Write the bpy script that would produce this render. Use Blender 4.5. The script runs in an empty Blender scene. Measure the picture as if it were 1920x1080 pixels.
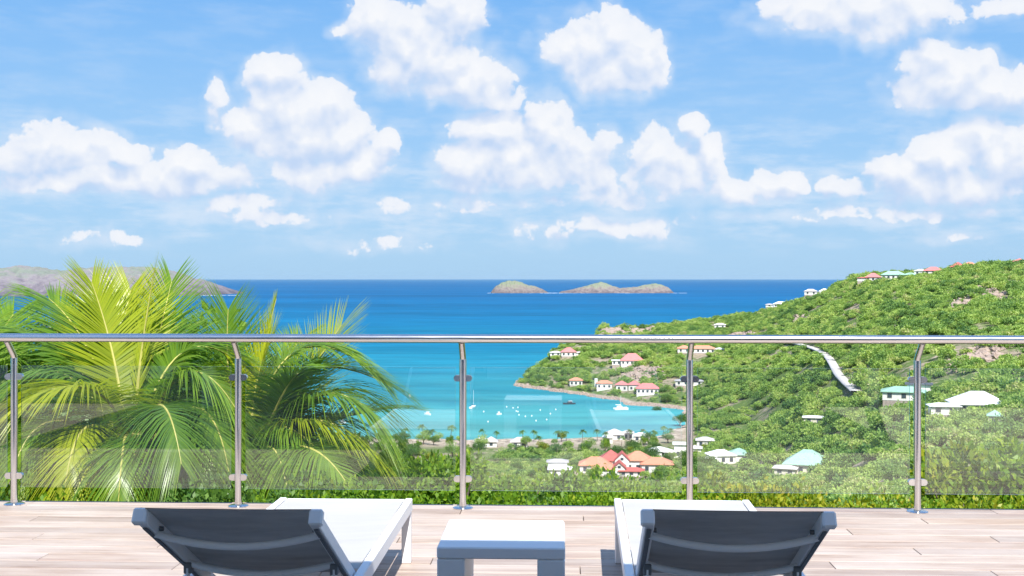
import bpy, math, random
import numpy as np
from mathutils import Vector, Matrix, noise as mnoise

random.seed(7)
RNG = np.random.default_rng(7)
SC = bpy.context.scene
COL = SC.collection
PI = math.pi

# ------------------------------------------------------------------ camera
FPX, HOR, HC = 2133.0, 521.0, 1.4          # focal length in photo pixels, horizon row, eye height
YAW = math.radians(2.4)                    # camera turned a little away from the normal of the railing
Fw = np.array([-math.sin(YAW), math.cos(YAW)])
Rt = np.array([math.cos(YAW), math.sin(YAW)])
cam_d = bpy.data.cameras.new('camera')
cam = bpy.data.objects.new('camera', cam_d)
COL.objects.link(cam)
cam.location = (0, 0, HC)
cam.rotation_euler = (math.radians(90), 0, YAW)
cam_d.lens = 40.0
cam_d.sensor_width = 36.0
cam_d.shift_y = -(540 - HOR) / 1920.0
cam_d.clip_start = 0.05
cam_d.clip_end = 90000
SC.camera = cam

# ------------------------------------------------------------------ sun, world, exposure
S2 = Rt * 0.12 - Fw * 0.63
SUN = Vector((S2[0], S2[1], 0.77)).normalized()
SUN_EL = math.asin(SUN.z)
SUN_AZ = math.atan2(SUN.x, SUN.y)
sun_d = bpy.data.lights.new('sun', 'SUN')
sun_d.energy = 5.0
sun_d.angle = math.radians(0.5)
sun_d.color = (1.0, 0.955, 0.89)
sun = bpy.data.objects.new('sun', sun_d)
COL.objects.link(sun)
sun.rotation_euler = SUN.to_track_quat('Z', 'Y').to_euler()
sun.location = (0, -20, 30)
SC.view_settings.view_transform = 'Standard'
SC.view_settings.look = 'None'
EXPO = 0.66
SC.view_settings.exposure = EXPO
SC.view_settings.gamma = 1.0
SC.view_settings.use_curve_mapping = False
SC.render.engine = 'CYCLES'
SC.cycles.max_bounces = 8
SC.cycles.diffuse_bounces = 5
SC.cycles.glossy_bounces = 4
SC.cycles.transmission_bounces = 4
SC.cycles.transparent_max_bounces = 12
SC.cycles.caustics_reflective = False
SC.cycles.caustics_refractive = False
SC.cycles.use_denoising = True


class NT:
    """small helper for node trees"""
    def __init__(s, tree):
        s.t = tree; s.n = tree.nodes; s.l = tree.links
    def new(s, kind, **kw):
        nd = s.n.new(kind)
        for k, v in kw.items():
            setattr(nd, k, v)
        return nd
    def set(s, sock, v):
        if hasattr(v, 'links') or isinstance(v, bpy.types.NodeSocket):
            s.l.new(v, sock)
        elif v is not None:
            sock.default_value = v
    def math(s, op, a, b=None, c=None, clamp=False):
        nd = s.new('ShaderNodeMath', operation=op, use_clamp=clamp)
        s.set(nd.inputs[0], a)
        if b is not None: s.set(nd.inputs[1], b)
        if c is not None: s.set(nd.inputs[2], c)
        return nd.outputs[0]
    def vec(s, op, a, b=None, c=None, out=0):
        nd = s.new('ShaderNodeVectorMath', operation=op)
        s.set(nd.inputs[0], a)
        if b is not None: s.set(nd.inputs[1], b)
        if c is not None: s.set(nd.inputs[2], c)
        return nd.outputs[out]
    def noise(s, vec, scale, detail=4, rough=0.5, dist=0.0, dim='3D'):
        nd = s.new('ShaderNodeTexNoise', noise_dimensions=dim)
        if vec is not None: s.set(nd.inputs['Vector'], vec)
        nd.inputs['Scale'].default_value = scale
        nd.inputs['Detail'].default_value = detail
        nd.inputs['Roughness'].default_value = rough
        nd.inputs['Distortion'].default_value = dist
        return nd.outputs[0]
    def ramp(s, fac, stops, interp='LINEAR'):
        nd = s.new('ShaderNodeValToRGB')
        cr = nd.color_ramp
        cr.interpolation = interp
        while len(cr.elements) < len(stops): cr.elements.new(0.5)
        for e, (p, c) in zip(cr.elements, stops):
            e.position = p
            e.color = (c, c, c, 1) if isinstance(c, (int, float)) else (c[0], c[1], c[2], 1)
        s.set(nd.inputs[0], fac)
        return nd.outputs[0]
    def mix(s, fac, a, b, blend='MIX'):
        nd = s.new('ShaderNodeMix', data_type='RGBA', blend_type=blend)
        s.set(nd.inputs[0], fac)
        def c4(v): return v if isinstance(v, bpy.types.NodeSocket) else (v[0], v[1], v[2], 1)
        s.set(nd.inputs[6], c4(a)); s.set(nd.inputs[7], c4(b))
        return nd.outputs[2]
    def maprange(s, v, a, b, c=0.0, d=1.0, kind='LINEAR'):
        nd = s.new('ShaderNodeMapRange', interpolation_type=kind)
        s.set(nd.inputs[0], v)
        for k, q in zip((1, 2, 3, 4), (a, b, c, d)): s.set(nd.inputs[k], q)
        return nd.outputs[0]


def px_angles(px, py):
    az = math.atan((px - 960) / FPX)
    el = math.atan((HOR - py) / math.hypot(FPX, px - 960))
    return az * FPX / 100, el * FPX / 100        # in units of about 100 photo pixels


CLOUDS = [  # centre column, centre row, half width, half height, weight
 (700,38,52,46,1),(765,75,80,60,1),(850,25,58,52,1),(820,110,85,52,1),(880,150,80,42,1),(935,180,48,22,.8),(745,125,52,38,.8),(640,52,22,16,.5),
 (1120,95,88,58,1),(1145,62,60,44,1),(1070,95,55,38,1),(1165,135,75,42,1),(1195,95,38,50,1),
 (516,132,40,38,1),(522,178,54,52,1),(530,220,50,40,1),(408,176,20,30,.6),(398,205,14,25,.5),(600,205,62,45,1),(560,255,95,60,1),(650,255,52,52,1),(470,235,55,42,1),(690,310,48,44,1),(722,262,20,24,1),(600,320,110,34,.8),
 (95,265,55,38,.75),(70,310,75,42,.75),(160,290,80,36,.8),(235,295,38,28,1),(170,345,190,24,.85),(362,305,50,34,1),(330,335,110,28,.9),(8,300,26,24,.6),(425,330,50,28,.6),
 (440,380,46,16,.8),(490,403,60,12,.75),(548,372,20,12,.5),
 (925,250,70,48,1),(1030,230,46,46,1),(980,305,130,50,1),(880,310,62,50,1),(1080,290,62,48,.9),(1100,335,80,34,.8),(1135,262,24,30,.6),(870,350,60,18,.7),
 (1302,245,28,28,1.1),(1335,300,28,40,1.1),(1225,290,52,48,.75),(1265,330,90,48,.75),(1460,340,46,30,.85),(1400,362,80,22,.7),(1165,372,90,20,.5),
 (1170,428,52,16,.9),(1120,420,40,9,.5),(1400,382,22,9,1),(1440,410,60,8,.6),(880,388,42,18,.7),(738,390,22,12,.42),(1060,375,70,14,.6),(1020,435,32,12,.5),
 (1570,25,120,40,.8),(1660,25,110,55,.9),(1480,5,60,24,.7),(1750,20,50,30,.6),(1905,8,60,18,.7),
 (1735,118,44,34,.9),(1790,140,62,40,1),(1870,170,90,36,1),(1770,170,90,32,.9),
 (1765,285,58,42,1.05),(1685,325,50,36,1),(1835,268,48,44,1),(1885,305,62,48,1),(1775,345,130,34,.85),(1905,262,36,28,.9),
 (1570,352,38,24,.75),(1580,396,34,13,.75),(1750,394,66,10,.6),(1785,445,22,8,.5),(720,455,40,10,.45),(150,448,18,9,.4),(235,450,22,9,.4),
]

world = bpy.data.worlds.new('World')
SC.world = world
world.use_nodes = True
W = NT(world.node_tree)
W.n.clear()
sky = W.new('ShaderNodeTexSky', sky_type='NISHITA')
sky.sun_disc = False
sky.sun_elevation = SUN_EL
sky.sun_rotation = SUN_AZ
sky.altitude = 80
sky.air_density = 1.0
sky.dust_density = 0.6
sky.ozone_density = 2.0
SKY_STR = 0.1
# the sky of the photograph is a little more saturated and lighter than the model's
tc = W.new('ShaderNodeTexCoord')
sep = W.new('ShaderNodeSeparateXYZ')
W.l.new(tc.outputs['Generated'], sep.inputs[0])
dx = W.math('ADD', W.math('MULTIPLY', sep.outputs[0], float(Rt[0])), W.math('MULTIPLY', sep.outputs[1], float(Rt[1])))
dy = W.math('ADD', W.math('MULTIPLY', sep.outputs[0], float(Fw[0])), W.math('MULTIPLY', sep.outputs[1], float(Fw[1])))
az = W.math('ARCTAN2', dx, dy)
el = W.math('ARCSINE', sep.outputs[2])
AZ = W.math('MULTIPLY', az, FPX / 100)
EL = W.math('MULTIPLY', el, FPX / 100)
KX = 10.0 / 2 ** EXPO            # display value 1 at this exposure and sky strength
def k7(r, g_, b_): return (r * KX, g_ * KX, b_ * KX)
grad = W.ramp(W.math('DIVIDE', EL, 34.0), [(0.0, k7(.375, .63, .90)), (0.045, k7(.365, .62, .92)), (0.09, k7(.30, .57, .93)), (0.12, k7(.25, .53, .935)),
                                           (0.155, k7(.19, .475, .93)), (0.35, k7(.12, .35, .83)), (1.0, k7(.08, .26, .68))])
skyc = W.mix(0.08, grad, sky.outputs[0])
comb = W.new('ShaderNodeCombineXYZ')
W.l.new(AZ, comb.inputs[0]); W.l.new(EL, comb.inputs[1])
P0 = comb.outputs[0]

# one group gives the thickness of cloud in a direction
G = bpy.data.node_groups.new('cloud_thickness', 'ShaderNodeTree')
G.interface.new_socket('Vector', in_out='INPUT', socket_type='NodeSocketVector')
G.interface.new_socket('Value', in_out='OUTPUT', socket_type='NodeSocketFloat')
G.interface.new_socket('Smooth', in_out='OUTPUT', socket_type='NodeSocketFloat')
g = NT(G)
gi = g.new('NodeGroupInput'); go = g.new('NodeGroupOutput')
pin = gi.outputs[0]
wn = g.new('ShaderNodeTexNoise'); wn.inputs['Scale'].default_value = 0.9; wn.inputs['Detail'].default_value = 3
wn.inputs['Roughness'].default_value = .55
g.l.new(pin, wn.inputs['Vector'])
warp = g.vec('MULTIPLY', g.vec('SUBTRACT', wn.outputs['Color'], (0.5, 0.5, 0.5)), (0.9, 0.7, 0.0))
pw = g.vec('ADD', pin, warp)
acc = None
for (cx, cy, rx, ry, wt) in CLOUDS:
    u, v = px_angles(cx, cy)
    if cy > 370 and rx <= 70: rx *= 1.7; ry *= 1.1; wt *= .58
    ix, iy = 100.0 / (rx * 1.2), 100.0 / (ry * 1.2)
    q = g.vec('MULTIPLY_ADD', pw, (ix, iy, 0), (-u * ix, -v * iy, 0))
    dd = g.vec('DOT_PRODUCT', q, q, out=1)
    dd = g.math('MULTIPLY_ADD', dd, wt, 1.0 - wt)
    acc = dd if acc is None else g.math('SMOOTH_MIN', acc, dd, 0.35)
n1 = g.noise(pin, 2.1, 8, 0.60)
vo = g.new('ShaderNodeTexVoronoi', feature='SMOOTH_F1'); vo.inputs['Scale'].default_value = 3.2; vo.inputs['Smoothness'].default_value = .5
vo.inputs['Detail'].default_value = 2.5; vo.inputs['Roughness'].default_value = .55
g.l.new(g.vec('ADD', pin, g.vec('MULTIPLY', warp, (.5, .5, 0))), vo.inputs['Vector'])
lump = g.math('SUBTRACT', 0.62, vo.outputs['Distance'])
val = g.math('MULTIPLY', g.math('SUBTRACT', 1.0, acc), 1.75)
val = g.math('ADD', val, g.math('MULTIPLY', g.math('SUBTRACT', n1, 0.5), 2.1))
val = g.math('ADD', val, g.math('MULTIPLY', lump, 0.75))
val = g.math('ADD', val, 0.10)
nf = g.noise(g.vec('ADD', pin, g.vec('MULTIPLY', warp, (.6, .6, 0))), 6.5, 5, 0.62)
val = g.math('ADD', val, g.math('MULTIPLY', g.math('SUBTRACT', nf, 0.5), 1.1))
g.l.new(val, go.inputs[0])
n3 = g.noise(pin, 1.7, 2.5, 0.5)
vs = g.new('ShaderNodeTexVoronoi', feature='SMOOTH_F1'); vs.inputs['Scale'].default_value = 2.3; vs.inputs['Smoothness'].default_value = .35
vs.inputs['Detail'].default_value = 1.0; vs.inputs['Roughness'].default_value = .5
g.l.new(g.vec('ADD', pin, g.vec('MULTIPLY', warp, (.7, .7, 0))), vs.inputs['Vector'])
sm = g.math('ADD', g.math('SUBTRACT', 1.0, acc), g.math('MULTIPLY', n3, 1.3))
g.l.new(g.math('SUBTRACT', sm, g.math('MULTIPLY', vs.outputs['Distance'], .9)), go.inputs[1])


def thickness(vecsock):
    nd = W.new('ShaderNodeGroup'); nd.node_tree = G
    W.l.new(vecsock, nd.inputs[0])
    return nd.outputs

t0, s0 = thickness(P0)
t1, s1 = thickness(W.vec('ADD', P0, (0.07, 0.30, 0)))
lit = W.math('ADD', W.math('MULTIPLY', W.math('SUBTRACT', s0, s1), 0.85), W.math('MULTIPLY', W.math('SUBTRACT', t0, t1), 0.16))   # >0 on tops, <0 underneath
shade = W.maprange(lit, -0.80, 0.55, 0, 1, 'SMOOTHSTEP')
hi = W.maprange(shade, 0.15, 0.85, 1.25, 0.40)
alpha = W.maprange(W.math('DIVIDE', W.math('ADD', t0, 0.06), hi), 0.0, 1.0, 0, 1, 'SMOOTHSTEP')
dens = W.maprange(t0, 0.2, 2.0, 0.0, 1.0)
bright = W.math('MULTIPLY_ADD', shade, 0.88, W.math('MULTIPLY', dens, 0.10), clamp=True)
cloudc = W.ramp(bright, [(0.0, k7(.52, .67, .92)), (0.3, k7(.66, .76, .94)), (0.62, k7(.78, .84, .96)), (0.88, k7(.88, .91, .975)), (1.0, k7(1.0, .995, 1.0))])
# thin wisps low over the sea
ws = W.vec('MULTIPLY', P0, (0.55, 2.2, 1))
wisp = W.maprange(W.noise(ws, 1.3, 7, 0.62), 0.40, 0.72, 0, 0.70, 'SMOOTHSTEP')
wband = W.math('MULTIPLY', W.maprange(EL, 0.25, 1.0, 0, 1, 'SMOOTHSTEP'), W.maprange(EL, 1.4, 3.6, 1, 0.25, 'SMOOTHSTEP'))
wisp = W.math('MULTIPLY', wisp, wband)
base = W.mix(wisp, skyc, k7(.72, .83, .97))
veil = W.math('MULTIPLY', W.maprange(s0, -0.9, 0.8, 0, 1, 'SMOOTHSTEP'), 0.78)
veil = W.math('MULTIPLY', veil, W.maprange(W.noise(W.vec('MULTIPLY', P0, (0.8, 1.5, 1)), 1.1, 6, 0.6), 0.3, 0.62, 0.25, 1.0))
base = W.mix(veil, base, k7(.70, .81, .96))
incol = W.mix(W.math('MULTIPLY', alpha, 0.93), base, cloudc)
bgA = W.new('ShaderNodeBackground'); W.l.new(incol, bgA.inputs[0]); bgA.inputs[1].default_value = SKY_STR
# the rest of the sky: the same fair-weather clouds, scattered by noise
n2 = W.noise(W.vec('MULTIPLY', P0, (1, 1.5, 1)), 0.32, 7, 0.58)
n2b = W.noise(W.vec('MULTIPLY', W.vec('ADD', P0, (0.05, 0.3, 0)), (1, 1.5, 1)), 0.32, 7, 0.58)
a2 = W.maprange(n2, 0.53, 0.62, 0, 0.95, 'SMOOTHSTEP')
a2 = W.math('MULTIPLY', a2, W.maprange(EL, 0.4, 1.6, 0, 1))
sh2 = W.maprange(W.math('SUBTRACT', n2, n2b), -0.08, 0.06, 0, 1)
c2 = W.ramp(sh2, [(0, k7(.68, .80, .96)), (1, k7(1.1, 1.1, 1.12))])
outcol = W.mix(a2, skyc, c2)
bgB = W.new('ShaderNodeBackground'); W.l.new(outcol, bgB.inputs[0]); bgB.inputs[1].default_value = SKY_STR
win = W.math('MULTIPLY', W.maprange(W.math('ABSOLUTE', AZ), 9.9, 11.5, 1, 0, 'SMOOTHSTEP'), W.maprange(EL, 5.8, 7.2, 1, 0, 'SMOOTHSTEP'))
win = W.math('MULTIPLY', win, W.math('GREATER_THAN', EL, -0.2))
ms = W.new('ShaderNodeMixShader')
W.l.new(win, ms.inputs[0]); W.l.new(bgB.outputs[0], ms.inputs[1]); W.l.new(bgA.outputs[0], ms.inputs[2])
wo = W.new('ShaderNodeOutputWorld'); W.l.new(ms.outputs[0], wo.inputs[0])
world.cycles.sampling_method = 'MANUAL'
world.cycles.sample_map_resolution = 512


# ------------------------------------------------------------------ placing by photograph ray and real distance
def P(px, Z, z=None, py=None):
    """world point on the photograph's column px at depth Z metres; its height is z, or follows from the row py"""
    xc = (px - 960) / FPX * Z
    if z is None:
        z = HC - (py - HOR) / FPX * Z
    w = Rt * xc + Fw * Z
    return Vector((w[0], w[1], z))


def cam_xy(x, y):
    """(column, depth) of world x, y"""
    Z = x * Fw[0] + y * Fw[1]
    xc = x * Rt[0] + y * Rt[1]
    return 960 + xc * FPX / Z, Z


# ------------------------------------------------------------------ mesh helpers
def link(name, me, m=None, parent=None):
    o = bpy.data.objects.new(name, me)
    COL.objects.link(o)
    if m is not None and me is not None and len(me.materials) == 0:
        for q in (m if isinstance(m, (list, tuple)) else [m]): me.materials.append(q)
    if parent is not None: o.parent = parent
    return o


def tag(o, label=None, cat=None, group=None, kind=None):
    if label: o['label'] = label
    if cat: o['category'] = cat
    if group: o['group'] = group
    if kind: o['kind'] = kind
    return o


def empty(name, loc=(0, 0, 0), rz=0.0, label=None, cat=None, group=None):
    o = bpy.data.objects.new(name, None)
    o.empty_display_size = 0.2
    COL.objects.link(o)
    o.location = loc
    o.rotation_euler = (0, 0, rz)
    return tag(o, label, cat, group)


def copy_tree(o, parent=None):
    c = o.copy(); COL.objects.link(c); c.parent = parent
    for ch in list(o.children): copy_tree(ch, c)
    return c


def quads_mesh(name, V, Q, smooth=False, rnd=None):
    """mesh from arrays: V (n,3), Q (m,4)"""
    me = bpy.data.meshes.new(name)
    V = np.ascontiguousarray(V, dtype=np.float32); Q = np.ascontiguousarray(Q, dtype=np.int32)
    me.vertices.add(len(V)); me.vertices.foreach_set('co', V.ravel())
    me.loops.add(Q.size); me.loops.foreach_set('vertex_index', Q.ravel())
    me.polygons.add(len(Q))
    me.polygons.foreach_set('loop_start', np.arange(0, Q.size, Q.shape[1], dtype=np.int32))
    me.polygons.foreach_set('loop_total', np.full(len(Q), Q.shape[1], dtype=np.int32))
    if smooth: me.polygons.foreach_set('use_smooth', np.ones(len(Q), dtype=bool))
    me.update(calc_edges=True)
    if rnd is not None:
        at = me.attributes.new('rnd', 'FLOAT', 'FACE')
        at.data.foreach_set('value', np.ascontiguousarray(rnd, dtype=np.float32))
    return me


class MB:
    """collects boxes, tubes and prisms of ONE part"""
    def __init__(s): s.v = []; s.f = []; s.sm = []
    def add(s, vs, fs, smooth=False):
        k = len(s.v)
        s.v += [tuple(v) for v in vs]
        s.f += [tuple(i + k for i in f) for f in fs]
        s.sm += [smooth] * len(fs)
        return s
    def box(s, x0, x1, y0, y1, z0, z1, M=None):
        vs = [Vector(p) for p in ((x0,y0,z0),(x1,y0,z0),(x1,y1,z0),(x0,y1,z0),(x0,y0,z1),(x1,y0,z1),(x1,y1,z1),(x0,y1,z1))]
        if M is not None: vs = [M @ v for v in vs]
        return s.add(vs, [(0,3,2,1),(4,5,6,7),(0,1,5,4),(1,2,6,5),(2,3,7,6),(3,0,4,7)])
    def bbox(s, x0, x1, y0, y1, z0, z1, b=0.004, M=None):
        """box with small chamfers on all edges"""
        xs, ys, zs = (x0, x1), (y0, y1), (z0, z1)
        vs = []; idx = {}
        for i in (0, 1):
            for j in (0, 1):
                for k in (0, 1):
                    c = (xs[i], ys[j], zs[k]); sg = (1 - 2*i, 1 - 2*j, 1 - 2*k)
                    for ax in range(3):       # vertex that lies on the face normal to ax
                        p = [c[a] + (0 if a == ax else sg[a] * b) for a in range(3)]
                        idx[(i, j, k, ax)] = len(vs); vs.append(Vector(p))
        fs = []
        def q(*ks): fs.append(tuple(idx[k] for k in ks))
        for ax in range(3):
            a1, a2 = (ax + 1) % 3, (ax + 2) % 3
            for sd in (0, 1):
                cyc = [(0, 0), (1, 0), (1, 1), (0, 1)]
                if sd == 0: cyc = cyc[::-1]
                ks = []
                for (p_, q_) in cyc:
                    t = [0, 0, 0]; t[ax] = sd; t[a1] = p_; t[a2] = q_
                    ks.append((t[0], t[1], t[2], ax))
                q(*ks)
        for ax in range(3):                   # edges along ax
            a1, a2 = (ax + 1) % 3, (ax + 2) % 3
            for p_ in (0, 1):
                for q_ in (0, 1):
                    A = [0, 0, 0]; B = [0, 0, 0]
                    A[a1] = B[a1] = p_; A[a2] = B[a2] = q_; B[ax] = 1
                    ks = [(*A, a1), (*B, a1), (*B, a2), (*A, a2)]
                    if (p_ + q_) % 2 == 0: ks = ks[::-1]
                    q(*ks)
        for i in (0, 1):
            for j in (0, 1):
                for k in (0, 1):
                    ks = [(i, j, k, 0), (i, j, k, 1), (i, j, k, 2)]
                    if (i + j + k) % 2 == 0: ks = ks[::-1]
                    q(*ks)
        if M is not None: vs = [M @ v for v in vs]
        return s.add(vs, fs)
    def tube(s, pts, r, n=12, cap=True):
        pts = [Vector(p) for p in pts]
        rs = r if isinstance(r, (list, tuple)) else [r] * len(pts)
        vs = []; fs = []
        up = None
        for i, p in enumerate(pts):
            d = (pts[min(i + 1, len(pts) - 1)] - pts[max(i - 1, 0)]).normalized()
            if up is None:
                up = Vector((0, 0, 1)) if abs(d.z) < 0.9 else Vector((0, 1, 0))
            a = d.cross(up)
            if a.length < 1e-5: a = d.cross(Vector((1, 0, 0)))
            a.normalize(); b = a.cross(d).normalized(); up = b
            for k in range(n):
                t = 2 * PI * k / n
                vs.append(p + (a * math.cos(t) + b * math.sin(t)) * rs[i])
        for i in range(len(pts) - 1):
            for k in range(n):
                k2 = (k + 1) % n
                fs.append((i*n + k, (i+1)*n + k, (i+1)*n + k2, i*n + k2))
        if cap:
            fs.append(tuple(range(n))); fs.append(tuple((len(pts)-1)*n + k for k in reversed(range(n))))
        return s.add(vs, fs, True)
    def prism(s, poly, vec):
        """polygon (list of 3D points) extruded along vec"""
        n = len(poly); poly = [Vector(p) for p in poly]; vec = Vector(vec)
        vs = poly + [p + vec for p in poly]
        fs = [tuple(reversed(range(n))), tuple(range(n, 2*n))] + [(i, (i+1) % n, n + (i+1) % n, n + i) for i in range(n)]
        return s.add(vs, fs)
    def mesh(s, name):
        me = bpy.data.meshes.new(name)
        me.from_pydata([tuple(v) for v in s.v], [], s.f)
        me.polygons.foreach_set('use_smooth', s.sm)
        me.update()
        return me
    def build(s, name, m, parent=None):
        me = s.mesh(name)
        if any(s.sm) and not all(s.sm) or any(s.sm):
            try: me.set_sharp_from_angle(angle=math.radians(40))
            except Exception: pass
        return link(name, me, m, parent)


# ------------------------------------------------------------------ materials
MATS = {}
def material(name):
    m = bpy.data.materials.new(name); m.use_nodes = True
    n = NT(m.node_tree)
    b = m.node_tree.nodes['Principled BSDF']
    MATS[name] = m
    return m, n, b


def simple(name, col, rough=0.6, metal=0.0, var=0.12, scale=6.0, bump=0.0, bscale=60.0, spec=0.5):
    m, n, b = material(name)
    tcn = n.new('ShaderNodeTexCoord')
    ns = n.noise(tcn.outputs['Object'], scale, 5, 0.6)
    k = n.maprange(ns, 0.25, 0.75, 1 - var, 1 + var)
    c = n.mix(1.0, (col[0], col[1], col[2]), k, 'MULTIPLY')
    n.l.new(c, b.inputs['Base Color'])
    b.inputs['Roughness'].default_value = rough
    b.inputs['Metallic'].default_value = metal
    b.inputs['Specular IOR Level'].default_value = spec
    if bump:
        bp = n.new('ShaderNodeBump'); bp.inputs['Strength'].default_value = bump
        bp.inputs['Distance'].default_value = 0.01
        n.l.new(n.noise(tcn.outputs['Object'], bscale, 3, 0.6), bp.inputs['Height'])
        n.l.new(bp.outputs[0], b.inputs['Normal'])
    return m


def leafy(name, cols, transl=0.35, rough=0.5, objvar=0.35, big=None, spec=0.25):
    """foliage: per-leaf value picks the colour, the plant shifts it"""
    m, n, b = material(name)
    at = n.new('ShaderNodeAttribute', attribute_name='rnd')
    oi = n.new('ShaderNodeObjectInfo')
    f = n.math('MULTIPLY_ADD', oi.outputs['Random'], objvar, n.math('MULTIPLY', at.outputs['Fac'], 1 - objvar))
    if big:
        geo = n.new('ShaderNodeNewGeometry')
        nb = n.noise(geo.outputs['Position'], big[0], 3, 0.5)
        f = n.math('ADD', f, n.math('MULTIPLY', n.math('SUBTRACT', nb, 0.5), big[1]), clamp=True)
    c = n.ramp(f, [(i / (len(cols) - 1), q) for i, q in enumerate(cols)])
    n.l.new(c, b.inputs['Base Color'])
    b.inputs['Roughness'].default_value = rough
    b.inputs['Specular IOR Level'].default_value = spec
    tr = n.new('ShaderNodeBsdfTranslucent')
    tcx = n.mix(1.0, c, (1.25, 1.35, 0.6), 'MULTIPLY')
    n.l.new(tcx, tr.inputs[0])
    mx = n.new('ShaderNodeMixShader'); mx.inputs[0].default_value = transl
    out = m.node_tree.nodes['Material Output']
    n.l.new(b.outputs[0], mx.inputs[1]); n.l.new(tr.outputs[0], mx.inputs[2]); n.l.new(mx.outputs[0], out.inputs[0])
    return m

# ------------------------------------------------------------------ the land
SEA = -84.0
NEAR = [(2, -1.1), (7, -1.15), (9, -1.5), (12, -2.4), (20, -6), (40, -13), (70, -22), (100, -30), (180, -48), (260, -62)]
NEAR_R = [(2, -1.1), (7, -1.15), (9, -1.5), (12, -2.3), (20, -5), (40, -11), (70, -18), (100, -24), (180, -37)]
def low(*r): return NEAR + [(350, -74), (430, -80), (485, -81)] + list(r)
COLS = {
 -4200: low((560,-82.4),(602,-83.7),(615,-87),(1700,-95)),
 955: low((560,-82.4),(602,-83.7),(615,-87),(1700,-95)),
 968: low((560,-82.4),(602,-83.7),(615,-87),(888,-87),(900,-83.3),(922,-82.4),(945,-83.3),(955,-87),(1700,-95)),
 985: low((560,-82.4),(603,-83.7),(615,-87),(876,-87),(887,-83.2),(905,-81.6),(930,-81),(955,-81.5),(975,-87),(1700,-95)),
 1010: low((560,-82.4),(604,-83.7),(616,-87),(864,-87),(874,-83.2),(892,-80),(915,-75.5),(945,-74.5),(985,-78),(1003,-87),(1700,-95)),
 1040: low((560,-82.4),(605,-83.7),(618,-87),(846,-87),(857,-83.2),(885,-79),(935,-70.5),(975,-65.5),(1015,-64.5),(1050,-74),(1072,-87),(1700,-95)),
 1080: low((560,-82.4),(606,-83.7),(620,-87),(826,-87),(838,-83.2),(868,-79),(915,-71),(970,-63),(1040,-59.5),(1090,-68),(1140,-87),(1700,-95)),
 1112: low((560,-82.4),(607,-83.7),(622,-87),(806,-87),(818,-83.2),(850,-79),(905,-71),(960,-64),(1050,-60),(1110,-60),(1170,-87),(1700,-95)),
 1130: low((560,-82.4),(608,-83.7),(622,-87),(796,-87),(808,-83.2),(840,-79),(900,-71),(960,-63),(1050,-54),(1120,-47.5),(1160,-48.5),(1215,-62),(1260,-90),(1700,-95)),
 1200: low((560,-82.4),(610,-83.7),(626,-87),(752,-87),(762,-83.2),(800,-79),(880,-69),(950,-61),(1050,-53),(1150,-49.5),(1200,-52),(1290,-90),(1700,-95)),
 1262: low((560,-82.2),(640,-83.5),(665,-87),(735,-87),(748,-83.2),(790,-78),(870,-66),(950,-57.5),(1060,-50.5),(1160,-48),(1220,-52),(1320,-90),(1700,-95)),
 1300: low((560,-82.2),(620,-82.6),(690,-82.8),(740,-81.5),(800,-75),(870,-65),(950,-56),(1060,-49),(1170,-45),(1240,-48),(1350,-90),(1700,-95)),
 1400: low((600,-78),(700,-69),(850,-57),(1000,-46.5),(1200,-38),(1280,-42),(1400,-90),(1700,-95)),
 1508: NEAR_R + [(250,-54),(300,-61),(390,-65.5),(480,-62),(600,-53),(750,-41),(900,-29.5),(1060,-20),(1130,-22),(1280,-70),(1500,-95)],
 1570: NEAR_R + [(240,-50),(300,-57),(390,-58),(480,-51),(600,-41),(750,-27.5),(900,-14),(1010,-7),(1080,-9),(1250,-60),(1500,-95)],
 1600: NEAR_R + [(240,-48),(300,-53),(400,-52),(500,-44.5),(620,-34),(760,-20.5),(900,-7),(980,-1.5),(1060,-3),(1250,-60),(1500,-95)],
 1640: NEAR_R + [(240,-46),(300,-50),(390,-47.5),(480,-40),(600,-29.5),(750,-14.5),(860,-2.5),(915,1.5),(1000,1),(1200,-50),(1500,-95)],
 1700: NEAR_R + [(240,-44),(300,-46),(370,-42.5),(450,-34.5),(550,-24.5),(650,-14.5),(780,-3.5),(860,2.5),(940,3),(1150,-40),(1500,-95)],
 1830: NEAR_R + [(240,-42),(300,-41),(350,-38),(450,-26.5),(550,-16),(680,-2),(790,7),(880,8.5),(1100,-20),(1500,-95)],
 1920: NEAR_R + [(240,-41),(280,-40),(350,-36),(450,-25),(600,-6),(700,3),(800,9),(890,10),(1100,-15),(1500,-95)],
 2500: NEAR_R + [(240,-38),(280,-36),(350,-30),(450,-19),(600,-2),(700,7),(800,14),(900,16),(1100,0),(1500,-80)],
 6200: NEAR_R + [(240,-36),(280,-34),(350,-28),(450,-17),(600,0),(700,9),(800,16),(900,18),(1100,2),(1500,-60)],
}
CPX = np.array(sorted(COLS), dtype=float)
ZG = np.concatenate([np.geomspace(2.0, 300, 90), np.linspace(304, 1300, 250), np.geomspace(1310, 1700, 16)])
HCOL = np.array([np.interp(ZG, [a for a, b in COLS[int(c)]], [b for a, b in COLS[int(c)]]) for c in CPX])
PXG = np.concatenate([np.linspace(-4200, -300, 60), np.arange(-280, 940, 20), np.arange(940, 2100, 4.0), np.linspace(2110, 6200, 90)])


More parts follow.
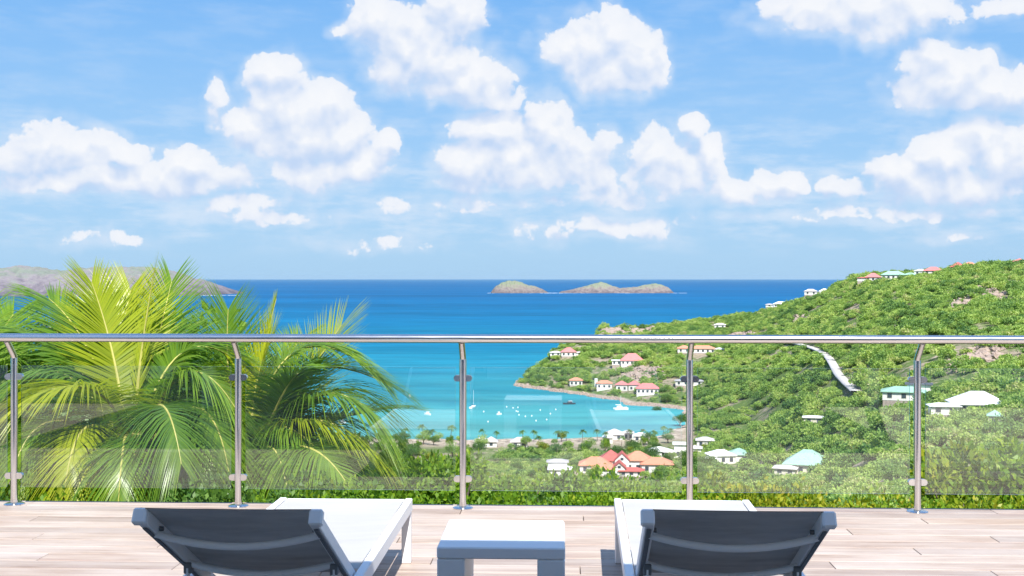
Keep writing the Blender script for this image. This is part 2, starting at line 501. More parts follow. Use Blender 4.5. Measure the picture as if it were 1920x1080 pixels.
def vnoise(x, y, seed=0):
    """numpy value noise, smooth"""
    xi = np.floor(x).astype(np.int64); yi = np.floor(y).astype(np.int64)
    fx = x - xi; fy = y - yi
    fx = fx * fx * (3 - 2 * fx); fy = fy * fy * (3 - 2 * fy)
    def h(a, b):
        n = (a * 374761393 + b * 668265263 + seed * 974634777) & 0x7fffffff
        n = ((n ^ (n >> 13)) * 1274126177) & 0x7fffffff
        return ((n ^ (n >> 16)) & 0xffff) / 65535.0
    return (h(xi, yi) * (1 - fx) + h(xi + 1, yi) * fx) * (1 - fy) + (h(xi, yi + 1) * (1 - fx) + h(xi + 1, yi + 1) * fx) * fy


def fbm(x, y, oct=4, seed=0):
    s = 0; a = 0.5
    for o in range(oct):
        s = s + a * (vnoise(x, y, seed + o) - 0.5); x = x * 2.03 + 11.3; y = y * 2.03 + 5.7; a *= 0.52
    return s


def base_h(px, Z):
    """smooth height table, linear both ways"""
    px = np.asarray(px, dtype=float); Z = np.asarray(Z, dtype=float)
    k = np.clip(np.searchsorted(CPX, px) - 1, 0, len(CPX) - 2)
    t = np.clip((px - CPX[k]) / (CPX[k + 1] - CPX[k]), 0, 1)
    j = np.clip(np.searchsorted(ZG, Z) - 1, 0, len(ZG) - 2)
    u = np.clip((Z - ZG[j]) / (ZG[j + 1] - ZG[j]), 0, 1)
    a = HCOL[k, j] * (1 - u) + HCOL[k, j + 1] * u
    b = HCOL[k + 1, j] * (1 - u) + HCOL[k + 1, j + 1] * u
    return a * (1 - t) + b * t


ROADP = []
for _px, _py in ((1450, 640), (1470, 643), (1490, 646), (1500, 649), (1510, 652), (1520, 655), (1530, 659), (1540, 663), (1548, 670), (1555, 676), (1560, 684), (1564, 692), (1568, 700), (1572, 708), (1578, 715),
                 (1585, 722), (1591, 728), (1597, 733), (1606, 741)):
    _Z = np.arange(300, 1200, 2.0); _h = base_h(np.full(len(_Z), float(_px)), _Z); _w = np.nonzero(_h >= HC - (_py - HOR) / FPX * _Z)[0]
    if len(_w): ROADP.append(((_px - 960) / FPX * _Z[_w[0]], _Z[_w[0]]))


def land_h(px, Z):
    h = base_h(px, Z)
    xc = (np.asarray(px) - 960) / FPX * Z
    amp = np.clip((h + 82.5) / 14.0, 0.0, 1.0) * np.clip((Z - 150) / 200.0, 0, 1)
    if len(ROADP):
        dmin = np.full(np.shape(xc), 1e9)
        for rx, rz in ROADP: dmin = np.minimum(dmin, (xc - rx) ** 2 + (Z - rz) ** 2)
        amp = amp * np.clip((np.sqrt(dmin) - 9) / 22.0, 0, 1)
    n = fbm(xc / 60.0, Z / 60.0, 5, 3) * 8.0 + fbm((xc * .8 + Z * .6) / 30.0, (Z * .8 - xc * .6) / 30.0, 4, 9) * 4.0
    shore = np.clip(1 - np.abs(h - SEA) / 3.0, 0, 1)
    n2 = fbm(xc / 14.0, Z / 14.0, 3, 5) * 2.2 * shore * (Z > 590)
    return h + n * amp * 0.8 + n2


def ground_at(px, py, zmin=150.0):
    """depth where the photograph's pixel meets the land"""
    Zs = np.arange(zmin, 1290, 2.0)
    h = land_h(np.full(len(Zs), px), Zs)
    ray = HC - (py - HOR) / FPX * Zs
    w = np.nonzero(h >= ray)[0]
    return float(Zs[w[0]]) if len(w) else None

# ground material: dry soil and rock, low green cover, pale sand and boulders along the water
m, n, b = material('land')
geo = n.new('ShaderNodeNewGeometry')
sp = n.new('ShaderNodeSeparateXYZ'); n.l.new(geo.outputs['Position'], sp.inputs[0])
na = n.noise(geo.outputs['Position'], 0.035, 6, 0.6)
nb = n.noise(geo.outputs['Position'], 0.35, 6, 0.65)
soil = n.ramp(nb, [(0.3, (0.16, 0.13, 0.09)), (0.5, (0.30, 0.25, 0.18)), (0.7, (0.42, 0.35, 0.27))])
green = n.ramp(nb, [(0.3, (0.07, 0.13, 0.03)), (0.7, (0.16, 0.22, 0.06))])
gm = n.maprange(n.math('ADD', na, n.math('MULTIPLY', n.math('SUBTRACT', nb, .5), .5)), 0.47, 0.60, 1, 0)
c = n.mix(gm, soil, green)
zz = n.math('ADD', sp.outputs[2], n.math('MULTIPLY', n.math('SUBTRACT', nb, .5), 2.2))
sand = n.ramp(nb, [(0.32, (0.20, 0.15, 0.12)), (0.5, (0.44, 0.36, 0.28)), (0.62, (0.60, 0.52, 0.42))])
c = n.mix(n.maprange(zz, -82.9, -82.3, 1, 0), c, sand)
n.l.new(c, b.inputs['Base Color']); b.inputs['Roughness'].default_value = 0.95
b.inputs['Specular IOR Level'].default_value = 0.1
bp = n.new('ShaderNodeBump'); bp.inputs['Strength'].default_value = 0.8; bp.inputs['Distance'].default_value = 1.2
n.l.new(nb, bp.inputs['Height']); n.l.new(bp.outputs[0], b.inputs['Normal'])
LAND = m

PXm, Zm = np.meshgrid(PXG, ZG)
Hm = land_h(PXm, Zm)
Hm = np.where(Zm < 300, base_h(PXm, Zm) + fbm((PXm - 960) / FPX * Zm / 3, Zm / 3, 3, 2) * np.clip((Zm - 9) / 20, 0, 1) * 1.0 +
              (land_h(PXm, Zm) - base_h(PXm, Zm)), Hm)
Xc = (PXm - 960) / FPX * Zm
V = np.stack([Rt[0] * Xc + Fw[0] * Zm, Rt[1] * Xc + Fw[1] * Zm, Hm], -1).reshape(-1, 3)
nr, nc = Hm.shape
ii = (np.arange(nr - 1)[:, None] * nc + np.arange(nc - 1)[None, :]).ravel()
Q = np.stack([ii, ii + 1, ii + nc + 1, ii + nc], -1)
terr = link('terrain', quads_mesh('terrain', V, Q, True), LAND)
tag(terr, 'dry green coastal slopes falling to the bay and rising to the ridge', kind='structure')
gb = MB().box(-40, 40, -60, 1.9, -1.6, -1.3).build('ground', LAND)
tag(gb, 'level ground under the villa', kind='structure')

# ------------------------------------------------------------------ sea
m, n, b = material('sea_water')
geo = n.new('ShaderNodeNewGeometry')
pos = geo.outputs['Position']
flat = n.vec('MULTIPLY', pos, (1, 1, 0))
dist = n.vec('LENGTH', flat, out=1)
ld = n.math('LOGARITHM', n.math('DIVIDE', dist, 500.0), 10.0)        # 0 at 500 m, 1 at 5 km, 2 at 50 km
wv = n.noise(n.vec('MULTIPLY', pos, (0.35, 1.0, 0)), 0.0045, 6, 0.62)
ld2 = n.math('ADD', ld, n.math('MULTIPLY', n.math('SUBTRACT', wv, .5), 0.22))
c = n.ramp(n.math('DIVIDE', ld2, 2.1), [
    (0.00, (0.12, 0.37, 0.345)), (0.075, (0.060, 0.30, 0.325)), (0.12, (0.022, 0.215, 0.28)), (0.20, (0.004, 0.165, 0.275)),
    (0.33, (0.0005, 0.120, 0.255)), (0.50, (0.0, 0.098, 0.245)), (0.72, (0.0, 0.092, 0.235)), (1.0, (0.01, 0.12, 0.25))])
pat = n.noise(n.vec('MULTIPLY', pos, (0.22, 1.0, 0)), 0.03, 6, 0.7)
c = n.mix(1.0, c, n.maprange(pat, 0.25, 0.75, 0.66, 1.34), 'MULTIPLY')
reef = n.noise(n.vec('MULTIPLY', pos, (0.8, 1.0, 0)), 0.012, 5, 0.6)
c = n.mix(n.math('MULTIPLY', n.maprange(reef, .52, .66, 0, .55), n.maprange(ld, .05, .5, 1, 0)), c, (0.012, 0.15, 0.24))
pat2 = n.noise(n.vec('MULTIPLY', pos, (0.3, 1.0, 0)), 0.0016, 4, 0.6)
c = n.mix(1.0, c, n.maprange(pat2, 0.3, 0.7, 0.8, 1.2), 'MULTIPLY')
n.l.new(c, b.inputs['Base Color'])
b.inputs['Roughness'].default_value = 0.55
b.inputs['Specular IOR Level'].default_value = 0.02
bp = n.new('ShaderNodeBump'); bp.inputs['Strength'].default_value = 0.35; bp.inputs['Distance'].default_value = 2.0
n.l.new(pat, bp.inputs['Height']); n.l.new(bp.outputs[0], b.inputs['Normal'])
rr = np.geomspace(300, 62000, 60); aa = np.linspace(-PI, PI, 97)
R_, A_ = np.meshgrid(rr, aa, indexing='ij')
V = np.stack([np.sin(A_) * R_, np.cos(A_) * R_, np.full_like(R_, SEA)], -1).reshape(-1, 3)
nr, nc = R_.shape
ii = (np.arange(nr - 1)[:, None] * nc + np.arange(nc - 1)[None, :]).ravel()
o = link('sea', quads_mesh('sea', V, np.stack([ii, ii + nc, ii + nc + 1, ii + 1], -1)), m)
tag(o, 'turquoise bay opening to deep blue sea', kind='structure')

# ------------------------------------------------------------------ islands
def island(name, label, group, px0, px1, sky_pts, Zc, depth, seed, cols, nx=260, ny=70, rough=1.0):
    """height field: the skyline of the photograph is its crest, at its own distance"""
    pxs = np.linspace(px0, px1, nx)
    crest = np.interp(pxs, [p for p, _ in sky_pts], [y for _, y in sky_pts])
    topz = HC - (crest - HOR) / FPX * Zc - SEA
    vv = np.linspace(-1, 1, ny)
    X = ((pxs - 960) / FPX * Zc)[:, None] + 0 * vv[None, :]
    D = Zc + depth * vv[None, :] * (0.35 + 0.65 * np.clip(topz / max(topz.max(), 1), 0, 1) ** .5)[:, None]
    prof = np.clip(1 - np.abs(vv) ** 1.7, 0, 1)[None, :]
    s = (pxs[1] - pxs[0]) / FPX * Zc * nx
    f = fbm(X / (s * .05), D / (s * .05), 6, seed) * 0.45
    gul = np.abs(fbm(X / (s * .03) + 3, D / (s * .12), 5, seed + 20)) * 0.9
    Hh = topz[:, None] * (prof * (1 + (f - gul) * (1 - 0.8 * prof) * rough * 1.6) + 0.05 * f * prof)
    Hh = SEA - 3 + np.maximum(Hh, 0) + 3 * np.clip(Hh / 6, 0, 1)
    V = np.stack([Rt[0] * X + Fw[0] * D, Rt[1] * X + Fw[1] * D, Hh], -1).reshape(-1, 3)
    ii = (np.arange(nx - 1)[:, None] * ny + np.arange(ny - 1)[None, :]).ravel()
    Q = np.stack([ii, ii + ny, ii + ny + 1, ii + 1], -1)
    m, n, b = material(name + '_rock')
    geo = n.new('ShaderNodeNewGeometry')
    sp = n.new('ShaderNodeSeparateXYZ'); n.l.new(geo.outputs['Position'], sp.inputs[0])
    k = 1.0 / (s * 0.035)
    nb = n.noise(geo.outputs['Position'], k, 7, 0.65)
    hgt = n.maprange(sp.outputs[2], SEA + 2, SEA + topz.max() * .8, -0.25, 0.18)
    c = n.ramp(n.math('ADD', nb, hgt), [(0.22, cols[0]), (0.42, cols[1]), (0.55, cols[2]), (0.72, cols[3])])
    n.l.new(c, b.inputs['Base Color']); b.inputs['Roughness'].default_value = 0.95
    b.inputs['Specular IOR Level'].default_value = 0.05
    bp = n.new('ShaderNodeBump'); bp.inputs['Strength'].default_value = 0.7; bp.inputs['Distance'].default_value = s * 0.006
    n.l.new(nb, bp.inputs['Height']); n.l.new(bp.outputs[0], b.inputs['Normal'])
    o = link(name, quads_mesh(name, V, Q, True), m)
    return tag(o, label, 'island', group)

island('arid_island', 'long arid island coloured a hazy grey pink on the horizon behind the palm', None, -420, 436,
       [(-420, 515), (-300, 508), (-150, 512), (-60, 504), (0, 504), (55, 498), (80, 501), (100, 506), (125, 512), (150, 503), (175, 500),
        (215, 500), (240, 502), (258, 500), (290, 503), (325, 511), (350, 520), (375, 525), (400, 535), (420, 543), (430, 550), (436, 553)],
       6000, 800, 4, [(0.11, 0.10, 0.12), (0.20, 0.175, 0.195), (0.24, 0.22, 0.225), (0.20, 0.225, 0.185)], nx=520, ny=130, rough=1.25)  # rock colours carry the mauve cast of distant haze
island('rock_islet', 'domed rocky islet with one steep end, left of the pair', None, 918, 1034,
       [(918, 551), (923, 544), (930, 536), (940, 530), (952, 526), (965, 526), (975, 528), (990, 534), (1003, 536), (1015, 541), (1026, 547), (1034, 551)],
       6500, 160, 11, [(0.12, 0.10, 0.10), (0.22, 0.185, 0.17), (0.23, 0.225, 0.17), (0.20, 0.24, 0.15)], nx=140, ny=60)
island('low_islet', 'long low islet with three grassy humps and surf', None, 1044, 1264,
       [(1044, 551), (1052, 546), (1070, 543), (1090, 538), (1110, 532), (1125, 528.5), (1135, 530), (1148, 536), (1163, 540), (1180, 538), (1197, 537),
        (1212, 533), (1228, 531), (1240, 533), (1252, 538), (1259, 545), (1264, 551)],
       6500, 170, 15, [(0.12, 0.10, 0.105), (0.23, 0.19, 0.18), (0.24, 0.24, 0.18), (0.21, 0.25, 0.16)], nx=240, ny=60)
bpy.data.objects['rock_islet']['label'] = 'domed rocky islet, the western one with a steep end'
FOAM = simple('foam', (0.85, 0.88, 0.88), 0.8, var=0.05)
def surf(pxa, pxb, Z, wid, seed):
    """broken line of white water where an island meets the sea"""
    V = []; Q = []
    rg = np.random.default_rng(seed)
    px = pxa
    while px < pxb:
        L = rg.uniform(3, 16); hw = wid * rg.uniform(.35, 1)
        p0, p1 = P(px, Z - hw, SEA + .15), P(px + L, Z - hw * .7, SEA + .15)
        p2, p3 = P(px + L, Z + hw, SEA + .15), P(px, Z + hw, SEA + .15)
        k = len(V); V += [p0, p1, p2, p3]; Q.append((k, k + 1, k + 2, k + 3)); px += L + rg.uniform(0, 3)
    return V, Q
for pa, pb, Z, wd, sd, lb in ((-400, 447, 5560, 60, 1, 'white surf along the foot of the arid island'),
                              (914, 1280, 6390, 70, 2, 'white surf around the two rocky islets')):
    V, Q = surf(pa, pb, Z, wd, sd)
    o = link('surf', quads_mesh('surf', np.array(V), np.array(Q)), FOAM); tag(o, lb, kind='stuff')

# ------------------------------------------------------------------ terrace
m, n, b = material('deck_plank')
tcn = n.new('ShaderNodeTexCoord'); oi = n.new('ShaderNodeObjectInfo'); geo = n.new('ShaderNodeNewGeometry')
off = n.vec('MULTIPLY', n.math('MULTIPLY', oi.outputs['Random'], 37.0), (1.0, 1.7, 0.3))
pv = n.vec('ADD', tcn.outputs['Object'], off)
gr = n.noise(n.vec('MULTIPLY', pv, (1.4, 26, 1)), 1.0, 7, 0.65, 1.2)
gr2 = n.noise(n.vec('MULTIPLY', pv, (0.9, 9, 1)), 1.0, 5, 0.6, 2.0)
c1 = n.ramp(gr, [(0.25, (0.21, 0.15, 0.12)), (0.42, (0.36, 0.285, 0.235)), (0.56, (0.465, 0.395, 0.34)), (0.78, (0.53, 0.475, 0.43))])
c2 = n.mix(n.maprange(gr2, 0.35, 0.52, 0.75, 0.0), c1, (0.38, 0.30, 0.265))
wh = n.noise(n.vec('ADD', n.vec('MULTIPLY', geo.outputs['Position'], (.9, 2.2, 1)), n.vec('MULTIPLY', off, (.05, .05, 0))), 1.1, 5, .6)
c2 = n.mix(n.maprange(wh, .42, .68, 0.0, .65), c2, (0.56, 0.525, 0.495))
tint = n.ramp(oi.outputs['Random'], [(0.0, (0.88, 0.85, 0.84)), (0.3, (1.0, 0.93, 0.88)), (0.6, (1.06, 1.03, 1.01)), (1.0, (1.08, 1.02, 0.96))])
c3 = n.mix(1.0, c2, tint, 'MULTIPLY')
n.l.new(c3, b.inputs['Base Color']); b.inputs['Roughness'].default_value = 0.55
b.inputs['Specular IOR Level'].default_value = 0.35
bp = n.new('ShaderNodeBump'); bp.inputs['Strength'].default_value = 0.25; bp.inputs['Distance'].default_value = 0.003
n.l.new(gr, bp.inputs['Height']); n.l.new(bp.outputs[0], b.inputs['Normal'])
PLANK = m
GROUT = simple('plank_joint', (0.20, 0.16, 0.135), 0.9)
YEDGE = 7.02
deck = MB().box(-11, 12, -6, YEDGE - .004, -0.35, -0.016).build('deck', GROUT)
tag(deck, 'pale wooden terrace deck', kind='structure')
PW, PL = 0.148, 1.96
pm = MB().bbox(0, PL - .004, 0, PW - .005, -0.02, 0.0, 0.0018).mesh('plank')
pm.materials.append(PLANK)
row = 0
y = YEDGE - PW
nplank = 0
while y > 3.4:
    x = -7.2 + ((row * 0.73) % PL)
    while x < 7.4:
        o = link('plank', pm, None, deck); o.location = (x, y, random.uniform(-.0006, .0006)); nplank += 1
        x += PL
    y -= PW; row += 1
mbk = MB()
for r in range(60):
    yy = y - r * PW
    if yy < -5.5: break
    x = -10.9 + ((r * 0.73) % PL)
    while x < 11 - PL:
        mbk.box(x, x + PL - .004, yy, yy + PW - .005, -0.02, 0.0); x += PL
for xs in (-11, 7.45):
    yy = YEDGE - PW
    while yy > y + .01:
        mbk.box(xs, xs + 3.3, yy, yy + PW - .005, -.02, 0); yy -= PW
o = mbk.build('planking', PLANK, deck); tag(o, kind='stuff')

# ------------------------------------------------------------------ villa behind the terrace: its eave shades the near deck
WALLW = simple('white_render', (0.82, 0.81, 0.78), 0.8, var=0.04, scale=2)
FRAMEG = simple('grey_aluminium', (0.33, 0.34, 0.35), 0.4, var=0.03)
DARKG = simple('dark_glass', (0.03, 0.04, 0.05), 0.08, var=0.02, spec=0.8)
ROOFT = simple('villa_roof_panel', (0.80, 0.78, 0.75), 0.7, var=0.05)
EH = 3.3
villa = empty('villa', (0, -1.85, 0), 0, 'white villa with sliding glass doors and a porch roof over the terrace', 'villa')
mb = MB()
mb.box(-8, -5.4, -.3, 0, 0, EH); mb.box(-1.0, 0.4, -.3, 0, 0, EH); mb.box(5.0, 8, -.3, 0, 0, EH)
mb.box(-5.4, -1.0, -.3, 0, 2.3, EH); mb.box(0.4, 5.0, -.3, 0, 2.3, EH)
mb.box(-8, -7.7, -6, -.3, 0, EH); mb.box(7.7, 8, -6, -.3, 0, EH)
mb.build('wall', WALLW, villa)
EAVE_Y = 4.57 - 0.83 * EH + 1.85
mb = MB(); mb.prism([(-4.0, EAVE_Y, EH), (-4.0, EAVE_Y, EH + .12), (-4.0, 0, EH + .12), (-4.0, 0, EH)], (7.5, 0, 0)); mb.build('porch_roof', ROOFT, villa)
mb = MB(); mb.prism([(-8.4, .4, EH + .003), (-8.4, .4, EH + .14), (-8.4, -3, EH + .9), (-8.4, -6.4, EH + .14), (-8.4, -6.4, EH)], (16.8, 0, 0)); mb.build('roof', ROOFT, villa)
for xx in (-3.8, 3.3): MB().box(xx - .06, xx + .06, 3.4, 3.52, 0, EH).build('porch_post', WALLW, villa)
for x0, x1 in ((-5.4, -1.0), (0.4, 5.0)):
    w = (x1 - x0) / 3
    for k in range(3):
        a = x0 + k * w
        f = MB(); f.box(a, a + .06, -.2, -.12, 0.02, 2.28); f.box(a + w - .06, a + w, -.2, -.12, 0.02, 2.28)
        f.box(a + .06, a + w - .06, -.2, -.12, 0.02, .1); f.box(a + .06, a + w - .06, -.2, -.12, 2.2, 2.28)
        d = f.build('sliding_door', FRAMEG, villa)
        MB().box(a + .06, a + w - .06, -.17, -.15, .1, 2.2).build('pane', DARKG, d)

# ------------------------------------------------------------------ glass railing
m, n, b = material('brushed_steel')
tcn = n.new('ShaderNodeTexCoord')
st = n.noise(n.vec('MULTIPLY', tcn.outputs['Object'], (2, 60, 60)), 3.0, 4, .6)
b.inputs['Base Color'].default_value = (0.74, 0.73, 0.72, 1)
b.inputs['Metallic'].default_value = 1.0
n.l.new(n.maprange(st, .2, .8, .13, .24), b.inputs['Roughness'])
STEEL = m
m, n, b = material('railing_glass')
out = m.node_tree.nodes['Material Output']
m.node_tree.nodes.remove(b)
tr = n.new('ShaderNodeBsdfTransparent'); tr.inputs[0].default_value = (0.985, 0.995, 0.99, 1)
gl = n.new('ShaderNodeBsdfGlossy'); gl.inputs[0].default_value = (1, 1, 1, 1); gl.inputs['Roughness'].default_value = 0.012
fr = n.new('ShaderNodeFresnel'); fr.inputs[0].default_value = 1.68
df = n.new('ShaderNodeBsdfDiffuse'); df.inputs[0].default_value = (0.75, 0.8, 0.78, 1)
ns = n.noise(n.new('ShaderNodeTexCoord').outputs['Object'], 3.0, 5, .6)
mx = n.new('ShaderNodeMixShader'); n.l.new(fr.outputs[0], mx.inputs[0]); n.l.new(tr.outputs[0], mx.inputs[1]); n.l.new(gl.outputs[0], mx.inputs[2])
m2 = n.new('ShaderNodeMixShader'); n.l.new(n.maprange(ns, .3, .8, .001, .006), m2.inputs[0])      # thin film of salt dust
n.l.new(mx.outputs[0], m2.inputs[1]); n.l.new(df.outputs[0], m2.inputs[2]); n.l.new(m2.outputs[0], out.inputs[0])
GLASS = m
m, n, b = material('glass_edge')
b.inputs['Base Color'].default_value = (0.55, 0.75, 0.68, 1); b.inputs['Roughness'].default_value = .15
b.inputs['Transmission Weight'].default_value = .4
GEDGE = m
YR = 6.90
POSTPX = [-396, 27, 447, 868, 1293, 1720, 2150]
def post_x(px):
    """world x on the line y = YR seen at column px"""
    d = Rt * ((px - 960) / FPX) + Fw
    return d[0] / d[1] * YR
PX_ = [post_x(p) for p in POSTPX]
rail = empty('glass_railing', (0, YR, 0), 0, 'stainless steel terrace railing with clear glass panels', 'railing')
mb = MB(); mb.tube([(PX_[0] - .8, -.115, 1.037), (PX_[-1] + .8, -.115, 1.037)], .0255, 24)
mb.build('handrail', STEEL, rail)
for i, x in enumerate(PX_):
    mb = MB()
    mb.tube([(x, 0, 0.008), (x, 0, .905)], .0215, 20)
    po = mb.build('post', STEEL, rail)
    MB().tube([(x, 0, .907), (x, -.02, .935), (x, -.10, 1.018)], .019, 18).build('bent_arm', STEEL, po)
    MB().tube([(x, 0, 0.0), (x, 0, .004), (x, 0, .009)], [.062, .062, .052], 28).build('base_flange', STEEL, po)
    for zz in (.178, .79):
        for sg in (-1, 1):
            c = MB()
            pts = []
            for k in range(9):
                t = PI * k / 8 - PI / 2
                pts.append((x + sg * (.038 + .018 * math.cos(t)), -.013, zz + .019 * math.sin(t)))
            poly = [(x + sg * .019, -.013, zz - .019)] + pts + [(x + sg * .019, -.013, zz + .019)]
            c.prism(poly, (0, .026, 0))
            c.build('glass_clamp', STEEL, po)
for a, bb in zip(PX_[:-1], PX_[1:]):
    g_ = MB().box(a + .046, bb - .046, -.004, .004, .108, .857)
    me = g_.mesh('glass_panel'); me.materials.append(GLASS); me.materials.append(GEDGE)
    for f in me.polygons:
        if abs(f.normal.y) < .5: f.material_index = 1
    link('glass_panel', me, None, rail)

# ------------------------------------------------------------------ loungers and side table
ALU = simple('white_aluminium', (0.86, 0.865, 0.87), 0.42, var=0.02, spec=.4)
m, n, b = material('sling_fabric')
tcn = n.new('ShaderNodeTexCoord')
wv = n.new('ShaderNodeTexWave'); wv.bands_direction = 'Y'; wv.inputs['Scale'].default_value = 60; n.l.new(tcn.outputs['Object'], wv.inputs[0])
nz = n.noise(n.vec('MULTIPLY', tcn.outputs['Object'], (3, 14, 1)), 1.0, 4, .6)
n.l.new(n.mix(1.0, (0.46, 0.455, 0.44), n.math('MULTIPLY', n.maprange(wv.outputs[1], 0, 1, .93, 1.03), n.maprange(nz, .3, .7, .95, 1.05)), 'MULTIPLY'), b.inputs['Base Color'])
b.inputs['Roughness'].default_value = .8
SLING = m
m, n, b = material('sling_back')
tcn = n.new('ShaderNodeTexCoord')
nz = n.noise(n.vec('MULTIPLY', tcn.outputs['Object'], (2, 3, 12)), 1.6, 4, .6)
wv = n.new('ShaderNodeTexWave'); wv.bands_direction = 'Z'; wv.inputs['Scale'].default_value = 50; n.l.new(tcn.outputs['Object'], wv.inputs[0])
n.l.new(n.mix(1.0, (0.53, 0.525, 0.515), n.math('MULTIPLY', n.maprange(nz, .3, .7, .8, 1.2), n.maprange(wv.outputs[1], 0, 1, .9, 1.06)), 'MULTIPLY'), b.inputs['Base Color'])
b.inputs['Roughness'].default_value = .75
SLINGB = m
RUBBER = simple('grey_plastic', (0.16, 0.17, 0.18), .6)

def make_lounger():
    """local axes: y towards the sea (foot end), origin on the deck under the middle of the foot end"""
    r = empty('sun_lounger')
    H = .312; Wd = .33; L = 1.95
    for s in (-1, 1):
        x0, x1 = sorted((s * Wd, s * (Wd - .035)))
        MB().bbox(x0, x1, -L, 0, H - .062, H, .004).build('side_rail', ALU, r)
        # slot line and sling edge
        MB().bbox(*sorted((s * (Wd - .004), s * (Wd - .048))), -.05, -.002, 0.0, H - .064, .004).build('leg', ALU, r)
        MB().bbox(*sorted((s * (Wd - .004), s * (Wd - .048))), -1.60, -1.55, 0.0, H - .064, .004).build('leg', ALU, r)
    MB().bbox(-Wd + .037, Wd - .037, -.036, -.002, H - .06, H - .004, .004).build('end_rail', ALU, r)
    MB().bbox(-Wd + .05, Wd - .05, -1.585, -1.56, .10, .125, .003).build('stretcher', ALU, r)
    # seat sling, sagging a little
    V = []; Q = []
    nx, ny = 14, 40
    for j in range(ny + 1):
        for i in range(nx + 1):
            u = i / nx * 2 - 1; v = j / ny
            V.append((u * (Wd - .039), -.006 - v * 1.33, H - .006 - .010 * (1 - u * u) * min(1, v * 8) * (0.6 + .4 * math.sin(v * 5))))
    for j in range(ny):
        for i in range(nx):
            k = j * (nx + 1) + i; Q.append((k, k + 1, k + nx + 2, k + nx + 1))
    link('seat_sling', quads_mesh('seat_sling', np.array(V), np.array(Q), True), SLING, r)
    # backrest: hinged 1.35 m from the foot end, raised about 29 degrees
    th = math.radians(28.8)
    hy, hz = -1.34, H - .02
    bl = .80
    M = Matrix.Translation((0, hy, hz)) @ Matrix.Rotation(-th, 4, 'X')
    # in M space -y runs up the backrest, +z is its front face
    WB = .289
    for s in (-1, 1):
        x0, x1 = sorted((s * WB, s * (WB - .030)))
        rl = MB().bbox(x0, x1, -bl + .035, .12, -.05, -.004, .003, M).build('backrest_rail', ALU, r)
        MB().bbox(*sorted((s * (WB - .006), s * (WB - .022))), -bl + .06, .10, -.056, -.051, .002, M).build('slot_shade_strip', RUBBER, rl)  # raised dark strip, its colour stands for the shade inside a slot
        x0, x1 = sorted((s * (WB + .014), s * (WB - .030)))
        MB().bbox(x0, x1, -bl + .004, -bl + .034, -.054, -.002, .006, M).build('end_cap', ALU, rl)
        MB().tube([M @ Vector((s * (WB - .043), -bl + .15, -.028)), M @ Vector((s * (WB - .03), -bl + .15, -.028))], .008, 8).build('bolt', RUBBER, rl)
    V = []; Q = []
    nx, ny = 14, 20
    for side in (0, 1):
        for j in range(ny + 1):
            for i in range(nx + 1):
                u = i / nx * 2 - 1; v = j / ny
                z = -.004 - .020 * (1 - u * u) * math.sin(PI * min(1, .03 + v)) - (.002 if side else 0)
                V.append(M @ Vector((u * (WB - .024), -bl + .004 + v * (bl - .027), z)))
    for side in (0, 1):
        for j in range(ny):
            for i in range(nx):
                k = side * (nx + 1) * (ny + 1) + j * (nx + 1) + i; q = (k, k + 1, k + nx + 2, k + nx + 1)
                Q.append(q if side else q[::-1])
    me = quads_mesh('backrest_sling', np.array([tuple(v) for v in V]), np.array(Q), True)
    me.materials.append(SLING); me.materials.append(SLINGB)
    mi = np.zeros(len(me.polygons), dtype=np.int32); mi[nx * ny:] = 1; me.polygons.foreach_set('material_index', mi)
    link('backrest_sling', me, None, r)
    for dist in (.15, .50):
        pts = []
        for k in range(17):
            u = k / 16 * 2 - 1
            pts.append(M @ Vector((u * (WB - .02), -bl + dist, -.045 - .040 * (1 - u * u))))
        MB().tube(pts, .0125, 12).build('cross_bar', ALU, r)
    for s in (-1, 1):
        a = M @ Vector((s * (WB - .03), -bl + .51, -.060)); bq = Vector((s * (WB - .055), hy - .50, .10))
        mb = MB().tube([a + Vector((0, -.012, .0)), a + Vector((0, -.014, -.03)), bq], .009, 10)
        st_ = mb.build('support_stay', ALU, r)
        MB().bbox(a.x - .014, a.x + .014, a.y - .02, a.y + .01, a.z - .02, a.z + .02, .003).build('stay_bracket', RUBBER, st_)
    MB().tube([(-WB + .055, hy - .50, .10), (WB - .055, hy - .50, .10)], .009, 10).build('stay_bar', ALU, r)
    return r

l1 = make_lounger()
l2 = copy_tree(l1)
p = P(649, 5.63, 0.0); l1.location = p; l1.rotation_euler = (0, 0, YAW - math.atan((1040 - 960) / FPX))
p = P(1277.5, 5.60, 0.0); l2.location = p; l2.rotation_euler = (0, 0, YAW - math.atan((1092 - 960) / FPX))
tag(l1, 'pale sun lounger with raised dark backrest, in front of the coconut palms', 'sun lounger', 'sun loungers facing the sea')
tag(l2, 'pale sun lounger with raised dark backrest, in front of the yellow green hedge', 'sun lounger', 'sun loungers facing the sea')

tb = empty('side_table', P(944.5, 4.39, 0), YAW - math.atan((1041 - 960) / FPX), 'low square white side table between the two sun loungers', 'side table')
mb = MB(); mb.bbox(-.235, .235, -.237, .237, .372, .415, .005); mb.build('tabletop', ALU, tb)
for s in (-1, 1):
    x0, x1 = sorted((s * .234, s * .133))
    MB().bbox(x0, x1, -.235, .235, 0.0, .371, .005).build('leg_panel', ALU, tb)

